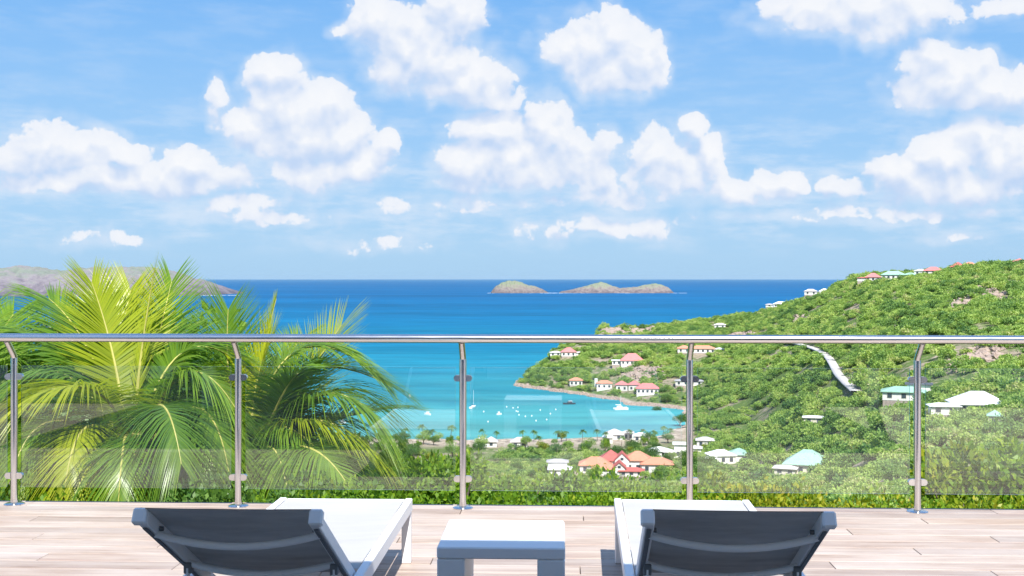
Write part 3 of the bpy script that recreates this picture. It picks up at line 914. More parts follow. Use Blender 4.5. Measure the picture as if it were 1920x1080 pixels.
# ------------------------------------------------------------------ sea air
HZ = bpy.data.materials.new('haze'); HZ.use_nodes = True
q_ = NT(HZ.node_tree); q_.n.clear()
pv_ = q_.new('ShaderNodeVolumePrincipled'); pv_.inputs['Color'].default_value = (0.62, 0.84, 1.0, 1); pv_.inputs['Density'].default_value = 1.0e-5; pv_.inputs['Anisotropy'].default_value = 0.1
ou_ = q_.new('ShaderNodeOutputMaterial'); q_.l.new(pv_.outputs[0], ou_.inputs['Volume'])
hz = MB().box(-64000, 64000, -64000, 64000, -88, 90).build('haze', HZ); tag(hz, 'thin sea air between the terrace and the horizon', kind='stuff')
SC.cycles.volume_bounces = 0
# ------------------------------------------------------------------ foliage makers
def leaf_quads(C, D, L, Wd, rg, fold=0.25):
    """one folded rhombus per leaf: C centres, D directions (unit), L lengths, Wd widths"""
    n_ = len(C)
    r = rg.normal(size=(n_, 3)); side = np.cross(D, r); side /= np.linalg.norm(side, axis=1, keepdims=True) + 1e-9
    nrm = np.cross(side, D)
    L = L[:, None]; Wd = Wd[:, None]
    V = np.stack([C - D * L * .5, C + side * Wd * .5 + nrm * Wd * fold, C + D * L * .5, C - side * Wd * .5 + nrm * Wd * fold], 1).reshape(-1, 3)
    Q = np.arange(n_ * 4).reshape(-1, 4)
    return V, Q


def crown_arrays(n_, rx, ry, rz, lumps, size, seed, up=0.5, inner=0.25, flat_bottom=True):
    rg = np.random.default_rng(seed)
    # lumps spread over the crown's shell
    lc = []
    for k in range(lumps):
        t = 2 * PI * (k * 0.618034) + rg.uniform(-.3, .3); zz = rg.uniform(-.35 if flat_bottom else -.9, .95)
        q = math.sqrt(max(0, 1 - zz * zz)); f = rg.uniform(.45, .8)
        lc.append((math.cos(t) * q * f, math.sin(t) * q * f, zz * f, rg.uniform(.26, .45)))
    lc = np.array(lc)
    idx = rg.integers(0, lumps, n_)
    d = rg.normal(size=(n_, 3)); d /= np.linalg.norm(d, axis=1, keepdims=True)
    rad = np.where(rg.random(n_) < inner, rg.random(n_) ** .5 * .8, rg.uniform(.82, 1.12, n_))
    C = lc[idx, :3] + d * (lc[idx, 3] * rad)[:, None]
    C = C * np.array([rx, ry, rz])
    if flat_bottom: C[:, 2] = np.maximum(C[:, 2], -.45 * rz + rg.uniform(-.1, .1, n_) * rz)
    D = d * .8 + rg.normal(size=(n_, 3)) * .55 + np.array([0, 0, up]) * .4
    D /= np.linalg.norm(D, axis=1, keepdims=True)
    s = size * rg.uniform(.65, 1.35, n_)
    V, Q = leaf_quads(C, D, s, s * .55, rg)
    lumpv = rg.random(lumps)
    rnd = np.clip(lumpv[idx] * .45 + rg.random(n_) * .55, 0, 1)
    return V, Q, rnd


# greens (real leaf colours)
G_FAR = leafy('far_foliage', [(0.065, 0.165, 0.065), (0.17, 0.30, 0.08), (0.30, 0.44, 0.11), (0.44, 0.56, 0.15), (0.50, 0.44, 0.27)], .35, .6, .6, big=(.03, .7))
G_BRIGHT = leafy('bright_foliage', [(0.043, 0.127, 0.013), (0.098, 0.218, 0.016), (0.183, 0.322, 0.021), (0.305, 0.414, 0.033), (0.439, 0.483, 0.052)], .38, .42, .2)
G_YELLOW = leafy('yellow_foliage', [(0.06, 0.14, 0.013), (0.13, 0.24, 0.016), (0.25, 0.33, 0.022), (0.38, 0.38, 0.03), (0.46, 0.38, 0.04)], .35, .42, .15)
G_DEEP = leafy('deep_foliage', [(0.030, 0.086, 0.023), (0.061, 0.149, 0.026), (0.110, 0.218, 0.039), (0.171, 0.287, 0.052)], .3, .42, .3)
G_PALM = leafy('palm_leaf', [(0.045, 0.13, 0.025), (0.11, 0.23, 0.025), (0.20, 0.34, 0.03), (0.34, 0.45, 0.05)], .42, .33, .35, spec=.5)
G_PALMY = leafy('young_palm_leaf', [(0.24, 0.33, 0.018), (0.38, 0.44, 0.02), (0.52, 0.52, 0.04)], .45, .35, .3, spec=.5)
G_DRY = leafy('dry_palm_leaf', [(0.22, 0.15, 0.05), (0.34, 0.25, 0.08), (0.45, 0.38, 0.12)], .3, .6, .3)
BARK = simple('bark', (0.17, 0.13, 0.10), .9, var=.25, scale=3, bump=.5, bscale=20)
RACHIS = simple('rachis', (0.42, 0.40, 0.10), .5, var=.15)
CORE = simple('twigs', (0.05, 0.06, 0.025), .9)


def tree_mesh(name, seed, n_, R, Hc, size, lumps=14, mat_=None):
    V, Q, rnd = crown_arrays(n_, R, R, Hc, lumps, size, seed)
    V = V + np.array([0, 0, Hc * .75])
    me = quads_mesh(name, V, Q, False, rnd)
    me.materials.append(mat_)
    return me

# prototypes for the far slopes (kept out of the scene's own collections)
proto = bpy.data.collections.new('bush_prototypes')
for k in range(7):
    R = [2.6, 3.2, 2.2, 3.6, 2.8, 2.0, 3.0][k]
    o = bpy.data.objects.new('bush_prototype', tree_mesh('bush_prototype', 100 + k, 480, R, R * .70, .66, 9 + k % 4, G_FAR))
    proto.objects.link(o)


def scatter(name, pts, scl, rot, coll, mat_, label):
    """one object whose points carry far-off bushes"""
    me = bpy.data.meshes.new(name)
    me.vertices.add(len(pts)); me.vertices.foreach_set('co', np.asarray(pts, dtype=np.float32).ravel())
    for nm, dat in (('scl', scl), ('rot', rot)):
        a = me.attributes.new(nm, 'FLOAT', 'POINT'); a.data.foreach_set('value', np.asarray(dat, dtype=np.float32))
    me.update()
    o = link(name, me, mat_)
    ng = bpy.data.node_groups.new(name, 'GeometryNodeTree')
    ng.interface.new_socket('Geometry', in_out='INPUT', socket_type='NodeSocketGeometry')
    ng.interface.new_socket('Geometry', in_out='OUTPUT', socket_type='NodeSocketGeometry')
    q = NT(ng)
    i_ = q.new('NodeGroupInput'); o_ = q.new('NodeGroupOutput')
    ip = q.new('GeometryNodeInstanceOnPoints')
    ci = q.new('GeometryNodeCollectionInfo'); ci.inputs['Collection'].default_value = coll
    ci.inputs['Separate Children'].default_value = True; ci.inputs['Reset Children'].default_value = True
    q.l.new(i_.outputs[0], ip.inputs['Points']); q.l.new(ci.outputs[0], ip.inputs['Instance'])
    ip.inputs['Pick Instance'].default_value = True
    rv = q.new('FunctionNodeRandomValue', data_type='INT'); rv.inputs['Min'].default_value = 0; rv.inputs['Max'].default_value = 50
    q.l.new(rv.outputs[2], ip.inputs['Instance Index'])
    a1 = q.new('GeometryNodeInputNamedAttribute', data_type='FLOAT'); a1.inputs['Name'].default_value = 'scl'
    a2 = q.new('GeometryNodeInputNamedAttribute', data_type='FLOAT'); a2.inputs['Name'].default_value = 'rot'
    cx = q.new('ShaderNodeCombineXYZ'); q.l.new(a2.outputs[0], cx.inputs[2])
    q.l.new(cx.outputs[0], ip.inputs['Rotation']); q.l.new(a1.outputs[0], ip.inputs['Scale'])
    q.l.new(ip.outputs[0], o_.inputs[0])
    md = o.modifiers.new('scatter', 'NODES'); md.node_group = ng
    tag(o, label, kind='stuff')
    return o

# ------------------------------------------------------------------ houses of the bay
M_WHITE = simple('house_white', (0.72, 0.71, 0.68), .8, var=.06, scale=1)
M_CREAM = simple('house_cream', (0.66, 0.60, 0.50), .8, var=.06, scale=1)
M_DARKW = simple('window_dark', (0.05, 0.07, 0.09), .3)
M_STONE = simple('retaining_stone', (0.36, 0.30, 0.26), .9, var=.3, scale=1.2)
def roofmat(name, col):
    return simple(name, col, .65, var=.12, scale=.8)
R_PINK = roofmat('roof_pink', (0.60, 0.20, 0.19)); R_RED = roofmat('roof_red', (0.50, 0.13, 0.11)); R_ORANGE = roofmat('roof_orange', (0.62, 0.27, 0.17))
R_GREEN = roofmat('roof_pale_green', (0.30, 0.50, 0.39)); R_WHITE = roofmat('roof_white', (0.80, 0.80, 0.79)); R_GREY = roofmat('roof_grey', (0.42, 0.41, 0.42))
R_LILAC = roofmat('roof_pale', (0.60, 0.55, 0.56)); R_DARK = roofmat('roof_dark', (0.10, 0.11, 0.13))
CLEAR = []          # (x, y, radius) kept free of bushes


def wing(root, x, y, w, d, h, rh, rm, wm, kind='hip', rot=0.0, nwin=3, over=.7, z=0.0, veranda=False, gablewin=False):
    """walls with windows and a roof, as parts of one house; local x along the front, the front faces -y"""
    M = Matrix.Translation((x, y, z)) @ Matrix.Rotation(rot, 4, 'Z')
    MB().box(-w/2 + .1, w/2 - .1, -d/2 + .1, d/2 - .1, -5, 0, M).build('foundation', M_STONE, root)
    wl = MB().box(-w/2, w/2, -d/2, d/2, -.3, h, M)
    if kind == 'gable_front':
        wl.prism([M @ Vector(p) for p in ((-w/2, -d/2, h), (w/2, -d/2, h), (0, -d/2, h + rh * .97))], M.to_3x3() @ Vector((0, d, 0)))
    wobj = wl.build('wall', wm, root)
    a, b_ = w/2 + over, d/2 + over
    rf = MB(); e = h - .05; t = .22
    if kind == 'hip':
        rl = max(0.0, a - b_) if a > b_ else 0.0; rw = max(0.0, b_ - a) if b_ > a else 0.0
        vs = [(-a,-b_,e),(a,-b_,e),(a,b_,e),(-a,b_,e),(-a,-b_,e+t),(a,-b_,e+t),(a,b_,e+t),(-a,b_,e+t),(-rl,-rw,e+rh),(rl,rw,e+rh)]
        fs = [(0,3,2,1),(0,1,5,4),(1,2,6,5),(2,3,7,6),(3,0,4,7),(4,5,9,8),(6,7,8,9),(5,6,9),(7,4,8)]
        rf.add([M @ Vector(v) for v in vs], fs)
    elif kind == 'gable_front':
        for s in (-1, 1):
            rf.add([M @ Vector(v) for v in ((0,-b_,e+rh+t),(s*a,-b_,e+t),(s*a,b_,e+t),(0,b_,e+rh+t),(0,-b_,e+rh),(s*a,-b_,e),(s*a,b_,e),(0,b_,e+rh))],
                   [(0,1,2,3),(4,7,6,5),(0,4,5,1),(1,5,6,2),(2,6,7,3)])
    elif kind == 'gable':
        for s in (-1, 1):
            rf.add([M @ Vector(v) for v in ((-a,0,e+rh+t),(-a,s*b_,e+t),(a,s*b_,e+t),(a,0,e+rh+t),(-a,0,e+rh),(-a,s*b_,e),(a,s*b_,e),(a,0,e+rh))],
                   [(0,1,2,3),(4,7,6,5),(0,4,5,1),(1,5,6,2),(2,6,7,3)])
        wl2 = MB()
        for s in (-1, 1):
            wl2.prism([M @ Vector(p) for p in ((s*w/2,-d/2,h),(s*w/2,d/2,h),(s*w/2,0,h+rh*.9))], M.to_3x3() @ Vector((-s*.3,0,0)))
        wl2.build('gable_wall', wm, root)
    else:
        rf.box(-a, a, -b_, b_, h, h + .35, M)
    robj = rf.build('roof', rm, root)
    for k in range(nwin):
        wx = -w/2 + w * (k + .5) / nwin
        ww = min(1.5, w / nwin * .55)
        f = MB().box(wx - ww/2 - .12, wx + ww/2 + .12, -d/2 - .06, -d/2 + .05, .45, min(h - .35, 2.5), M).build('window', M_WHITE if wm is not M_WHITE else M_CREAM, root)
        MB().box(wx - ww/2, wx + ww/2, -d/2 - .09, -d/2 - .04, .55, min(h - .45, 2.4), M).build('pane', M_DARKW, f)
    if gablewin:
        MB().box(-.6, .6, -d/2 - .08, -d/2 + .05, h + .2, h + 1.2, M).build('window', M_DARKW, root)
    if veranda:
        v = MB(); v.box(-w/2, w/2, -d/2 - 2.6, -d/2, -3.2, -.12, M); v.build('terrace', M_STONE if wm is M_CREAM else M_WHITE, root)
        v = MB()
        for k in range(5):
            xx = -w/2 + .2 + (w - .4) * k / 4; v.box(xx - .09, xx + .09, -d/2 - 2.5, -d/2 - 2.32, -.12, 1.0, M)
        v.box(-w/2, w/2, -d/2 - 2.48, -d/2 - 2.36, .86, 1.0, M); v.build('balustrade', M_WHITE, root)
    return robj


def house(px, py, label, wings, rot=0.0, Z=None, group=None, clear=9, cat='house', front=True):
    if Z is not None and Z < 620: Z = None
    ridge = py < 580
    if ridge: front = False
    if Z is None: Z = ground_at(px, py) or 500
    p = P(px, Z, py=py)
    gz = float(land_h(px, Z))
    p.z = gz + (1.6 if ridge else .3)
    r = empty('house', p, YAW - math.atan((px - 960) / FPX) + rot, label, cat, group)
    for w in wings: wing(r, **w)
    CLEAR.append((p.x, p.y, clear))
    # keep the line of sight to the front open
    f = Vector((p.x, p.y, 0)).normalized()
    for q in ((7, 12) if front else (5,)): CLEAR.append((p.x - f.x * q, p.y - f.y * q, clear * .5))
    return r

def Wg(x, y, w, d, h, rh, rm, wm=M_WHITE, **k): return dict(x=x, y=y, w=w, d=d, h=h, rh=rh, rm=rm, wm=wm, **k)

house(1066, 668, 'pale pink roofed villa on the tip of the headland above the sea', [Wg(0,0,12,9,3.2,3.8,R_PINK), Wg(-11,1,9,6,2.6,1.2,R_LILAC,nwin=2), Wg(9,1,6,6,2.6,1.0,R_LILAC,nwin=1)], clear=12)
house(1180, 684, 'white villa with steep pink hip roof high on the headland', [Wg(2,0,17,11,3.2,5.6,R_PINK,nwin=5,veranda=True), Wg(-10,0,7,7,3.0,1.2,R_WHITE,nwin=2,kind='flat')], clear=13)
house(1080, 722, 'small white cottage with orange roof nearest the point', [Wg(0,0,9.5,7,3.4,2.2,R_ORANGE,nwin=3)], clear=8)
house(1133, 729, 'white cottage with orange roof and chimney tower by the shore', [Wg(0,0,11,7,3.6,2.2,R_ORANGE,nwin=3,veranda=True), Wg(-6,3,2.2,2.2,6.2,.6,R_WHITE,nwin=0,over=.2)], clear=8)
house(1178, 733, 'twin gabled white shore house with pink roofs', [Wg(-4.6,0,8,7,3.8,2.8,R_PINK,nwin=2), Wg(4.2,1.5,8,7,3.8,2.8,R_PINK,nwin=2)], clear=9)
house(1214, 739, 'wide pink roofed white shore house with long balcony', [Wg(0,0,15,8,3.4,3.6,R_PINK,nwin=5,veranda=True)], clear=9)
house(1318, 662, 'long orange roofed villa half hidden behind the handrail', [Wg(0,0,19,9,3,2.6,R_ORANGE,nwin=5), Wg(-15,2,10,8,3,2.4,R_ORANGE,nwin=2), Wg(13,-1,8,7,2.8,1.2,R_WHITE,nwin=2)], clear=14)
house(1292, 722, 'grey flat roofed house beside the fourth railing post', [Wg(0,0,19,9,2.8,1.4,R_GREY,nwin=4)], clear=10)
house(1637, 515, 'pink roofed villa at the seaward end of the ridge', [Wg(0,0,11,9,2.8,3.4,R_PINK,nwin=3), Wg(-8,-2,7,6,2.2,.8,R_RED,nwin=0)], clear=8, Z=872)
house(1675, 520, 'long pale green roofed villa on the ridge with dark verandas', [Wg(0,0,17,10,3.2,3.0,R_GREEN,nwin=5), Wg(12,1,11,9,3.2,1.8,R_GREEN,nwin=3)], clear=10, Z=850)
house(1750, 511, 'pink roofed house in the middle of the ridge behind trees', [Wg(0,0,13,9,2.8,3.0,R_PINK,nwin=3), Wg(-9,0,9,7,2.6,1.6,R_LILAC,nwin=2)], clear=9, Z=845)
house(1796, 507, 'red roofed house on the ridge with yellowish annex', [Wg(0,0,10,9,3.2,3.6,R_RED,nwin=2), Wg(8,4,10,8,4.6,2.4,R_ORANGE,M_CREAM,nwin=2)], clear=9, Z=830)
house(1912, 500, 'pinkish house at the far end of the ridge', [Wg(0,0,10,9,3.0,2.4,R_PINK,nwin=2)], clear=8, Z=850)
house(1466, 574, 'low white villa stepping down the skyline above the sea', [Wg(0,0,16,9,2.6,2.6,R_WHITE,nwin=4), Wg(10,0,8,7,3.0,2.2,R_ORANGE,M_CREAM,nwin=2), Wg(-12,-2,7,5,2,1,R_LILAC,nwin=1)], clear=13, Z=1120)
house(1535, 568, 'white house with two small pale roofs under the ridge', [Wg(5,0,9,7,2.8,2.6,R_WHITE,nwin=2), Wg(-7,1,11,7,2.8,2.2,R_LILAC,nwin=2)], clear=12, Z=1030)
house(1706, 752, 'pale green roofed house with dark upper roof behind the fifth post', [Wg(-2,0,14,8,2.6,1.8,R_GREEN,nwin=3), Wg(3,7,8,6,4.6,1.0,R_DARK,nwin=2,kind='flat')], clear=10)
h_ = house(1832, 775, 'large villa with broad white hip roof on the green slope', [Wg(0,0,14.0,10,2.8,3.6,R_WHITE,nwin=4,over=1.0), Wg(-10.5,-4,8,4,2.2,1.0,R_WHITE,nwin=2)], rot=.25, clear=8, front=False)
house(1865, 800, 'little green roofed garden pavilion below the white villa', [Wg(0,0,3.2,3.2,2.6,1.6,R_GREEN,M_CREAM,nwin=1,over=.5)], clear=4)
h_ = house(1509, 886, 'broad pale green roofed house with a solar panel', [Wg(1.0,0,14,11,3.0,4.6,R_GREEN,M_CREAM,nwin=4,over=.9), Wg(-5.5,-7,7,5,2.0,1.0,R_LILAC,M_CREAM,nwin=2)], rot=-.12, clear=12)
MB().add([(3.4, -1.9, 6.5), (6.6, -1.9, 4.75), (6.6, 1.9, 4.75), (3.4, 1.9, 6.5), (3.4, -1.9, 6.6), (6.6, -1.9, 4.85), (6.6, 1.9, 4.85), (3.4, 1.9, 6.6)],
         [(0,3,2,1),(4,5,6,7),(0,1,5,4),(1,2,6,5),(2,3,7,6),(3,0,4,7)]).build('solar_panel', R_DARK, h_)
house(1364, 868, 'white house with one pale green roof slope beside the fourth post', [Wg(-3,0,11,8,3.2,2.4,R_WHITE,nwin=3,rot=.3), Wg(5,4,9,8,3.2,2.6,R_GREEN,nwin=2), Wg(-8,-4,6,4,2.2,.8,R_WHITE,nwin=1)], clear=10)
house(1322, 838, 'small pale roofed cottage just past the fourth post', [Wg(0,0,8,6,3,1.6,R_LILAC,nwin=2)], clear=5)
house(1152, 888, 'cluster of orange and red gabled roofs with white gable ends', [
    Wg(-8,3,13,9,3.0,3.2,R_ORANGE,nwin=3), Wg(-1.5,9,9,9,4.2,4.2,R_RED,nwin=2,kind='hip'), Wg(3.2,6,6,7,4.6,3.2,R_RED,kind='gable_front',nwin=0,gablewin=True,over=.4),
    Wg(10,10,11,9,4.2,3.6,R_ORANGE,nwin=3), Wg(18,6,13,8,3.2,2.6,R_ORANGE,nwin=3),
    Wg(-4,-4,10,7,2.4,2.4,R_ORANGE,nwin=2), Wg(2,-5,5,7,3.0,2.6,R_RED,kind='gable_front',nwin=0,gablewin=True,over=.5), Wg(7,-6,10,5,2.0,1.4,R_RED,nwin=3)], clear=20, cat='villa')
house(1152, 824, 'pale lilac roof among the palms behind the bay beach', [Wg(0,0,9,8,2.6,2.6,R_LILAC,nwin=2)], clear=5, Z=560)
house(1140, 832, 'white hut among trees left of the orange roofs', [Wg(0,0,4.6,4.6,2.8,2.2,R_WHITE,nwin=1)], clear=5, Z=530)
house(1178, 824, 'tiny white walled hut behind the orange roofed villa', [Wg(0,0,5,5,3.2,1.6,R_LILAC,nwin=2)], clear=5, Z=545)
house(1201, 828, 'low white house between two yellow trees', [Wg(0,0,7,5,2.8,1.6,R_WHITE,nwin=2)], clear=5, Z=540)
house(1235, 856, 'pale roofed house with lilac wall beside the orange villa', [Wg(0,0,9,7,2.6,1.8,R_WHITE,nwin=2), Wg(5,-2,5,5,2.4,1.4,R_LILAC,nwin=1)], clear=6, Z=500)
house(1278, 856, 'two storey white house with blue windows near the fourth post', [Wg(0,0,7,7,5.6,1.2,R_WHITE,nwin=2,kind='flat'), Wg(6,2,6,6,3.6,1.2,R_LILAC,nwin=1)], clear=7, Z=500)
house(903, 838, 'grey beach hut with hipped roof beside the third post', [Wg(0,0,6.5,5,2.4,2.2,R_LILAC,nwin=1)], clear=3, front=False)
house(921, 838, 'second grey beach hut, the one farther from the post', [Wg(0,0,5.5,5,2.4,2.4,R_LILAC,nwin=1)], clear=3, front=False)
house(974, 838, 'bleached grey roof at the beach edge among trees', [Wg(0,0,8,6,2.4,2.2,R_LILAC,nwin=2)], clear=3, front=False)
house(1050, 894, 'white roofed shed below a grey roof near the orange villa', [Wg(0,0,9,6,3.0,1.6,R_WHITE,nwin=2), Wg(-1,6,8,5,5.0,1.2,R_GREY,nwin=1)], clear=7, Z=455)
# house(838, 836, 'white beach bar roof glimpsed just before the third post', [Wg(0,0,10,5,2.2,1.2,R_WHITE,nwin=2)], clear=6, Z=585)
# house(775, 840, 'pale blue white beach house between the palms', [Wg(0,0,9,5,2.2,1.2,R_WHITE,nwin=2)], clear=6, Z=585)
house(1526, 796, 'small white roof with orange wall on the wooded slope', [Wg(0,0,8,4,2.4,.8,R_WHITE,M_CREAM,nwin=2)], clear=4)
house(1350, 616, 'white house peeping over the trees just above the handrail', [Wg(0,0,10,7,3,1.6,R_WHITE,nwin=2)], clear=7)

# ------------------------------------------------------------------ hillside road
ROADM = simple('pale_concrete', (0.60, 0.56, 0.53), .9, var=.1, scale=.3)
rp = [(1450, 640), (1475, 644), (1500, 649), (1520, 655), (1540, 663), (1555, 676), (1564, 692), (1572, 708), (1585, 722), (1597, 733), (1606, 741)]
cl = []
for i in range(len(rp) - 1):
    for t in np.linspace(0, 1, 8, endpoint=False):
        px = rp[i][0] * (1 - t) + rp[i+1][0] * t; py = rp[i][1] * (1 - t) + rp[i+1][1] * t
        Z = ground_at(px, py)
        if Z: cl.append(P(px, Z, z=0))
cl = [Vector((p.x, p.y, 0)) for p in cl]
for it in range(6):
    cl = [cl[0]] + [(cl[i-1] + cl[i] * 2 + cl[i+1]) / 4 for i in range(1, len(cl) - 1)] + [cl[-1]]
V = []; Q = []
for i, p in enumerate(cl):
    d = (cl[min(i+1, len(cl)-1)] - cl[max(i-1, 0)]).normalized(); s = Vector((d.y, -d.x, 0))
    zc = max(float(land_h(*cam_xy((p + s * q).x, (p + s * q).y))) for q in (-2, 0, 2)) + .12
    for q in (-2.1, 2.1): v = p + s * q; V.append((v.x, v.y, zc))
    for q in (-2.15, 2.15): v = p + s * q; V.append((v.x, v.y, zc - .5))
    CLEAR.append((p.x, p.y, 3.1))
    f = Vector((p.x, p.y, 0)).normalized(); CLEAR.append((p.x - f.x * 5, p.y - f.y * 5, 2.4))
    if i:
        k = i * 4 - 4; Q += [(k, k+1, k+5, k+4), (k+2, k, k+4, k+6), (k+1, k+3, k+7, k+5)]
o = link('road', quads_mesh('road', np.array(V), np.array(Q)), ROADM); tag(o, 'pale concrete road bending down the green hillside', kind='structure')

# ------------------------------------------------------------------ bushes covering the slopes
def clear_mask(x, y):
    ok = np.ones(len(x), dtype=bool)
    for cx, cy, r in CLEAR: ok &= (x - cx) ** 2 + (y - cy) ** 2 > r * r
    return ok

rg = np.random.default_rng(5)
def field(n_, pxa, pxb, Za, Zb, dens_f=None):
    px = rg.uniform(pxa, pxb, n_ * 2); Z = np.sqrt(rg.uniform(Za ** 2, Zb ** 2, n_ * 2))[:n_]; px = px[:n_]
    h = land_h(px, Z)
    return px, Z, h
PXs, Zs_, Hs, Ss = [], [], [], []
for (n_, a, b2, c_, d_, smin, smax) in ((30000, 940, 2250, 330, 1290, .6, 1.65), (2600, 2250, 3600, 250, 1100, .8, 1.7), (1600, 940, 2300, 150, 335, .8, 1.5),
                                       (4500, -900, 960, 150, 600, .7, 1.4), (3500, 960, 1330, 330, 610, .5, 1.1), (2500, 1100, 1700, 1000, 1260, .6, 1.1)):
    px, Z, h = field(n_, a, b2, c_, d_)
    xq = (px - 960) / FPX * Z
    cover = fbm((xq * .7 + Z * .714) / 22.0, (Z * .7 - xq * .714) / 22.0, 5, 31) + rg.normal(size=len(px)) * .07
    keep = (h > SEA + 1.9) & (cover > -.085)
    # rocky places without bushes
    for (rx, ry, rw, rh_) in ((1160, 622, 26, 10), (1205, 618, 30, 8), (1215, 700, 32, 12), (1185, 708, 18, 14), (1810, 568, 26, 14), (1850, 550, 30, 9), (1875, 565, 24, 14),
                              (1395, 632, 30, 8), (1500, 600, 22, 7), (1145, 618, 16, 8), (990, 722, 26, 5), (1840, 668, 40, 14), (1790, 690, 18, 9), (1270, 740, 30, 7)):
        py = HOR + (HC - h) / Z * FPX
        keep &= ~((((px - rx) / rw) ** 2 + ((py - ry) / rh_) ** 2 < 1) & (rg.random(len(px)) < .8))
    w = Rt[None, :] * ((px - 960) / FPX * Z)[:, None] + Fw[None, :] * Z[:, None]
    keep &= clear_mask(w[:, 0], w[:, 1])
    px, Z, h, w = px[keep], Z[keep], h[keep], w[keep]
    PXs.append(w); Hs.append(h - .3); Ss.append(rg.uniform(smin, smax, len(h)) * rg.uniform(.75, 1.1, len(h)) * np.where(h < -79, .8, 1))
XY = np.concatenate(PXs); Hh = np.concatenate(Hs); Sc = np.concatenate(Ss)
pts = np.concatenate([XY, Hh[:, None]], 1)
scatter('scrub', pts, Sc, rg.uniform(0, 6.28, len(pts)), proto, G_FAR, 'mass of low trees and scrub covering the slopes round the bay')

# boulders
M_ROCK = simple('rock', (0.36, 0.28, 0.23), .9, var=.4, scale=.8, bump=.6, bscale=2)
rproto = bpy.data.collections.new('rock_prototypes')
for k in range(4):
    me = bpy.data.meshes.new('rock_prototype'); bm_ = __import__('bmesh').new()
    __import__('bmesh').ops.create_icosphere(bm_, subdivisions=2, radius=1.0)
    for v in bm_.verts:
        f = 1 + (mnoise.noise(v.co * 1.3 + Vector((k * 7, 0, 0)))) * .7 + mnoise.noise(v.co * 3.1) * .25
        v.co = Vector((v.co.x * f * 1.2, v.co.y * f, v.co.z * f * .8))
    bm_.to_mesh(me); bm_.free(); me.materials.append(M_ROCK)
    rproto.objects.link(bpy.data.objects.new('rock_prototype', me))
pts = []; sc_ = []
for (rx, ry, rw, rh_, cnt, s) in ((1160, 618, 28, 11, 90, 2.4), (1205, 616, 32, 9, 80, 2.4), (1215, 700, 34, 12, 60, 2.2), (1185, 708, 20, 14, 50, 2.4), (1810, 568, 28, 14, 40, 2.0), (1850, 550, 30, 9, 30, 1.8),
                                 (1875, 565, 26, 14, 30, 1.8), (1395, 632, 30, 8, 25, 2.), (1840, 668, 42, 14, 60, 1.5), (1790, 690, 18, 9, 30, 1.4), (1500, 600, 22, 7, 25, 2.0), (1135, 626, 14, 10, 50, 2.4)):
    for k in range(cnt):
        px = rx + random.uniform(-1, 1) * rw; py = ry + random.uniform(-1, 1) * rh_
        Z = ground_at(px, py, 300)
        if Z:
            Z += 1; q = P(px, Z, z=float(land_h(px, Z))); pts.append(tuple(q)); sc_.append(s * random.uniform(.4, 1.3))
# boulders of the point and along the far shore
for px in np.arange(962, 1330, .9):
    Zs = np.arange(600, 960, 1.0); h = land_h(np.full(len(Zs), px), Zs)
    wt_ = np.nonzero((h > SEA) & (Zs > 700))[0]
    if len(wt_):
        for q in range(2):
            Z = Zs[wt_[0]] + random.uniform(-2.5, 4); pts.append(tuple(P(px + random.uniform(-1, 1), Z, z=max(SEA, float(land_h(px, Z))) - .1))); sc_.append(random.uniform(.5, 1.5) * (1.3 if px < 990 else .8))
scatter('boulders', pts, sc_, [random.uniform(0, 6.28) for _ in pts], rproto, M_ROCK, 'brown and pink boulders on the headland and its shore')

# ------------------------------------------------------------------ single trees of the flat behind the beach
def make_tree(seed, R, Hc, trunk_h, nleaf, size, mt):
    r = empty('tree')
    V, Q, rnd = crown_arrays(nleaf, R, R, Hc, 16, size, seed)
    V = V + np.array([0, 0, trunk_h + Hc * .55])
    link('crown', quads_mesh('crown', V, Q, False, rnd), mt, r)
    mb = MB(); mb.tube([(0, 0, -1), (.05 * R, 0, trunk_h * .5), (0, .04 * R, trunk_h + Hc * .3)], [.09 * R, .07 * R, .04 * R], 8)
    rr_ = random.Random(seed)
    for k in range(5):
        a = rr_.uniform(0, 6.28); mb.tube([(0, 0, trunk_h * .8), (math.cos(a) * R * .35, math.sin(a) * R * .35, trunk_h + Hc * .35), (math.cos(a) * R * .65, math.sin(a) * R * .65, trunk_h + Hc * .7)], [.045 * R, .03 * R, .012 * R], 6)
    mb.build('trunk', BARK, r)
    return r

def make_palm_small(seed):
    r = empty('palm_tree'); rr_ = random.Random(seed)
    H = 7.0
    pts = [(0, 0, -1), (.15, 0, 2.5), (.45, .1, 5), (.6, .1, H)]
    MB().tube(pts, [.22, .16, .13, .12], 8).build('trunk', BARK, r)
    V = []; Q = []
    for k in range(17):
        a = k * 2.4; e = rr_.uniform(-.2, 1.1); L = rr_.uniform(2.6, 3.3)
        c = Vector((.6, .1, H)); d = Vector((math.cos(a) * math.cos(e), math.sin(a) * math.cos(e), math.sin(e)))
        pp = [c + d * L * t + Vector((0, 0, -1.5 * t * t * 1.4)) for t in (0, .25, .5, .75, 1)]
        sd = d.cross(Vector((0, 0, 1))).normalized()
        for s in (-1, 1):
            for i in range(4):
                for h_ in (0, .5):
                    p = pp[i].lerp(pp[i+1], h_); q = pp[i].lerp(pp[i+1], h_ + .33)
                    w_ = .75 * (1 - abs((i + h_) / 4 - .4))
                    k0 = len(V); V += [p, q, q + sd * s * w_ + Vector((0, 0, -.35)) + d * .25, p + sd * s * w_ + Vector((0, 0, -.35)) + d * .2]
                    Q.append((k0, k0+1, k0+2, k0+3))
    link('fronds', quads_mesh('fronds', np.array([tuple(v) for v in V]), np.array(Q), False, np.array([rr_.random() for _ in Q])), G_DEEP, r)
    return r

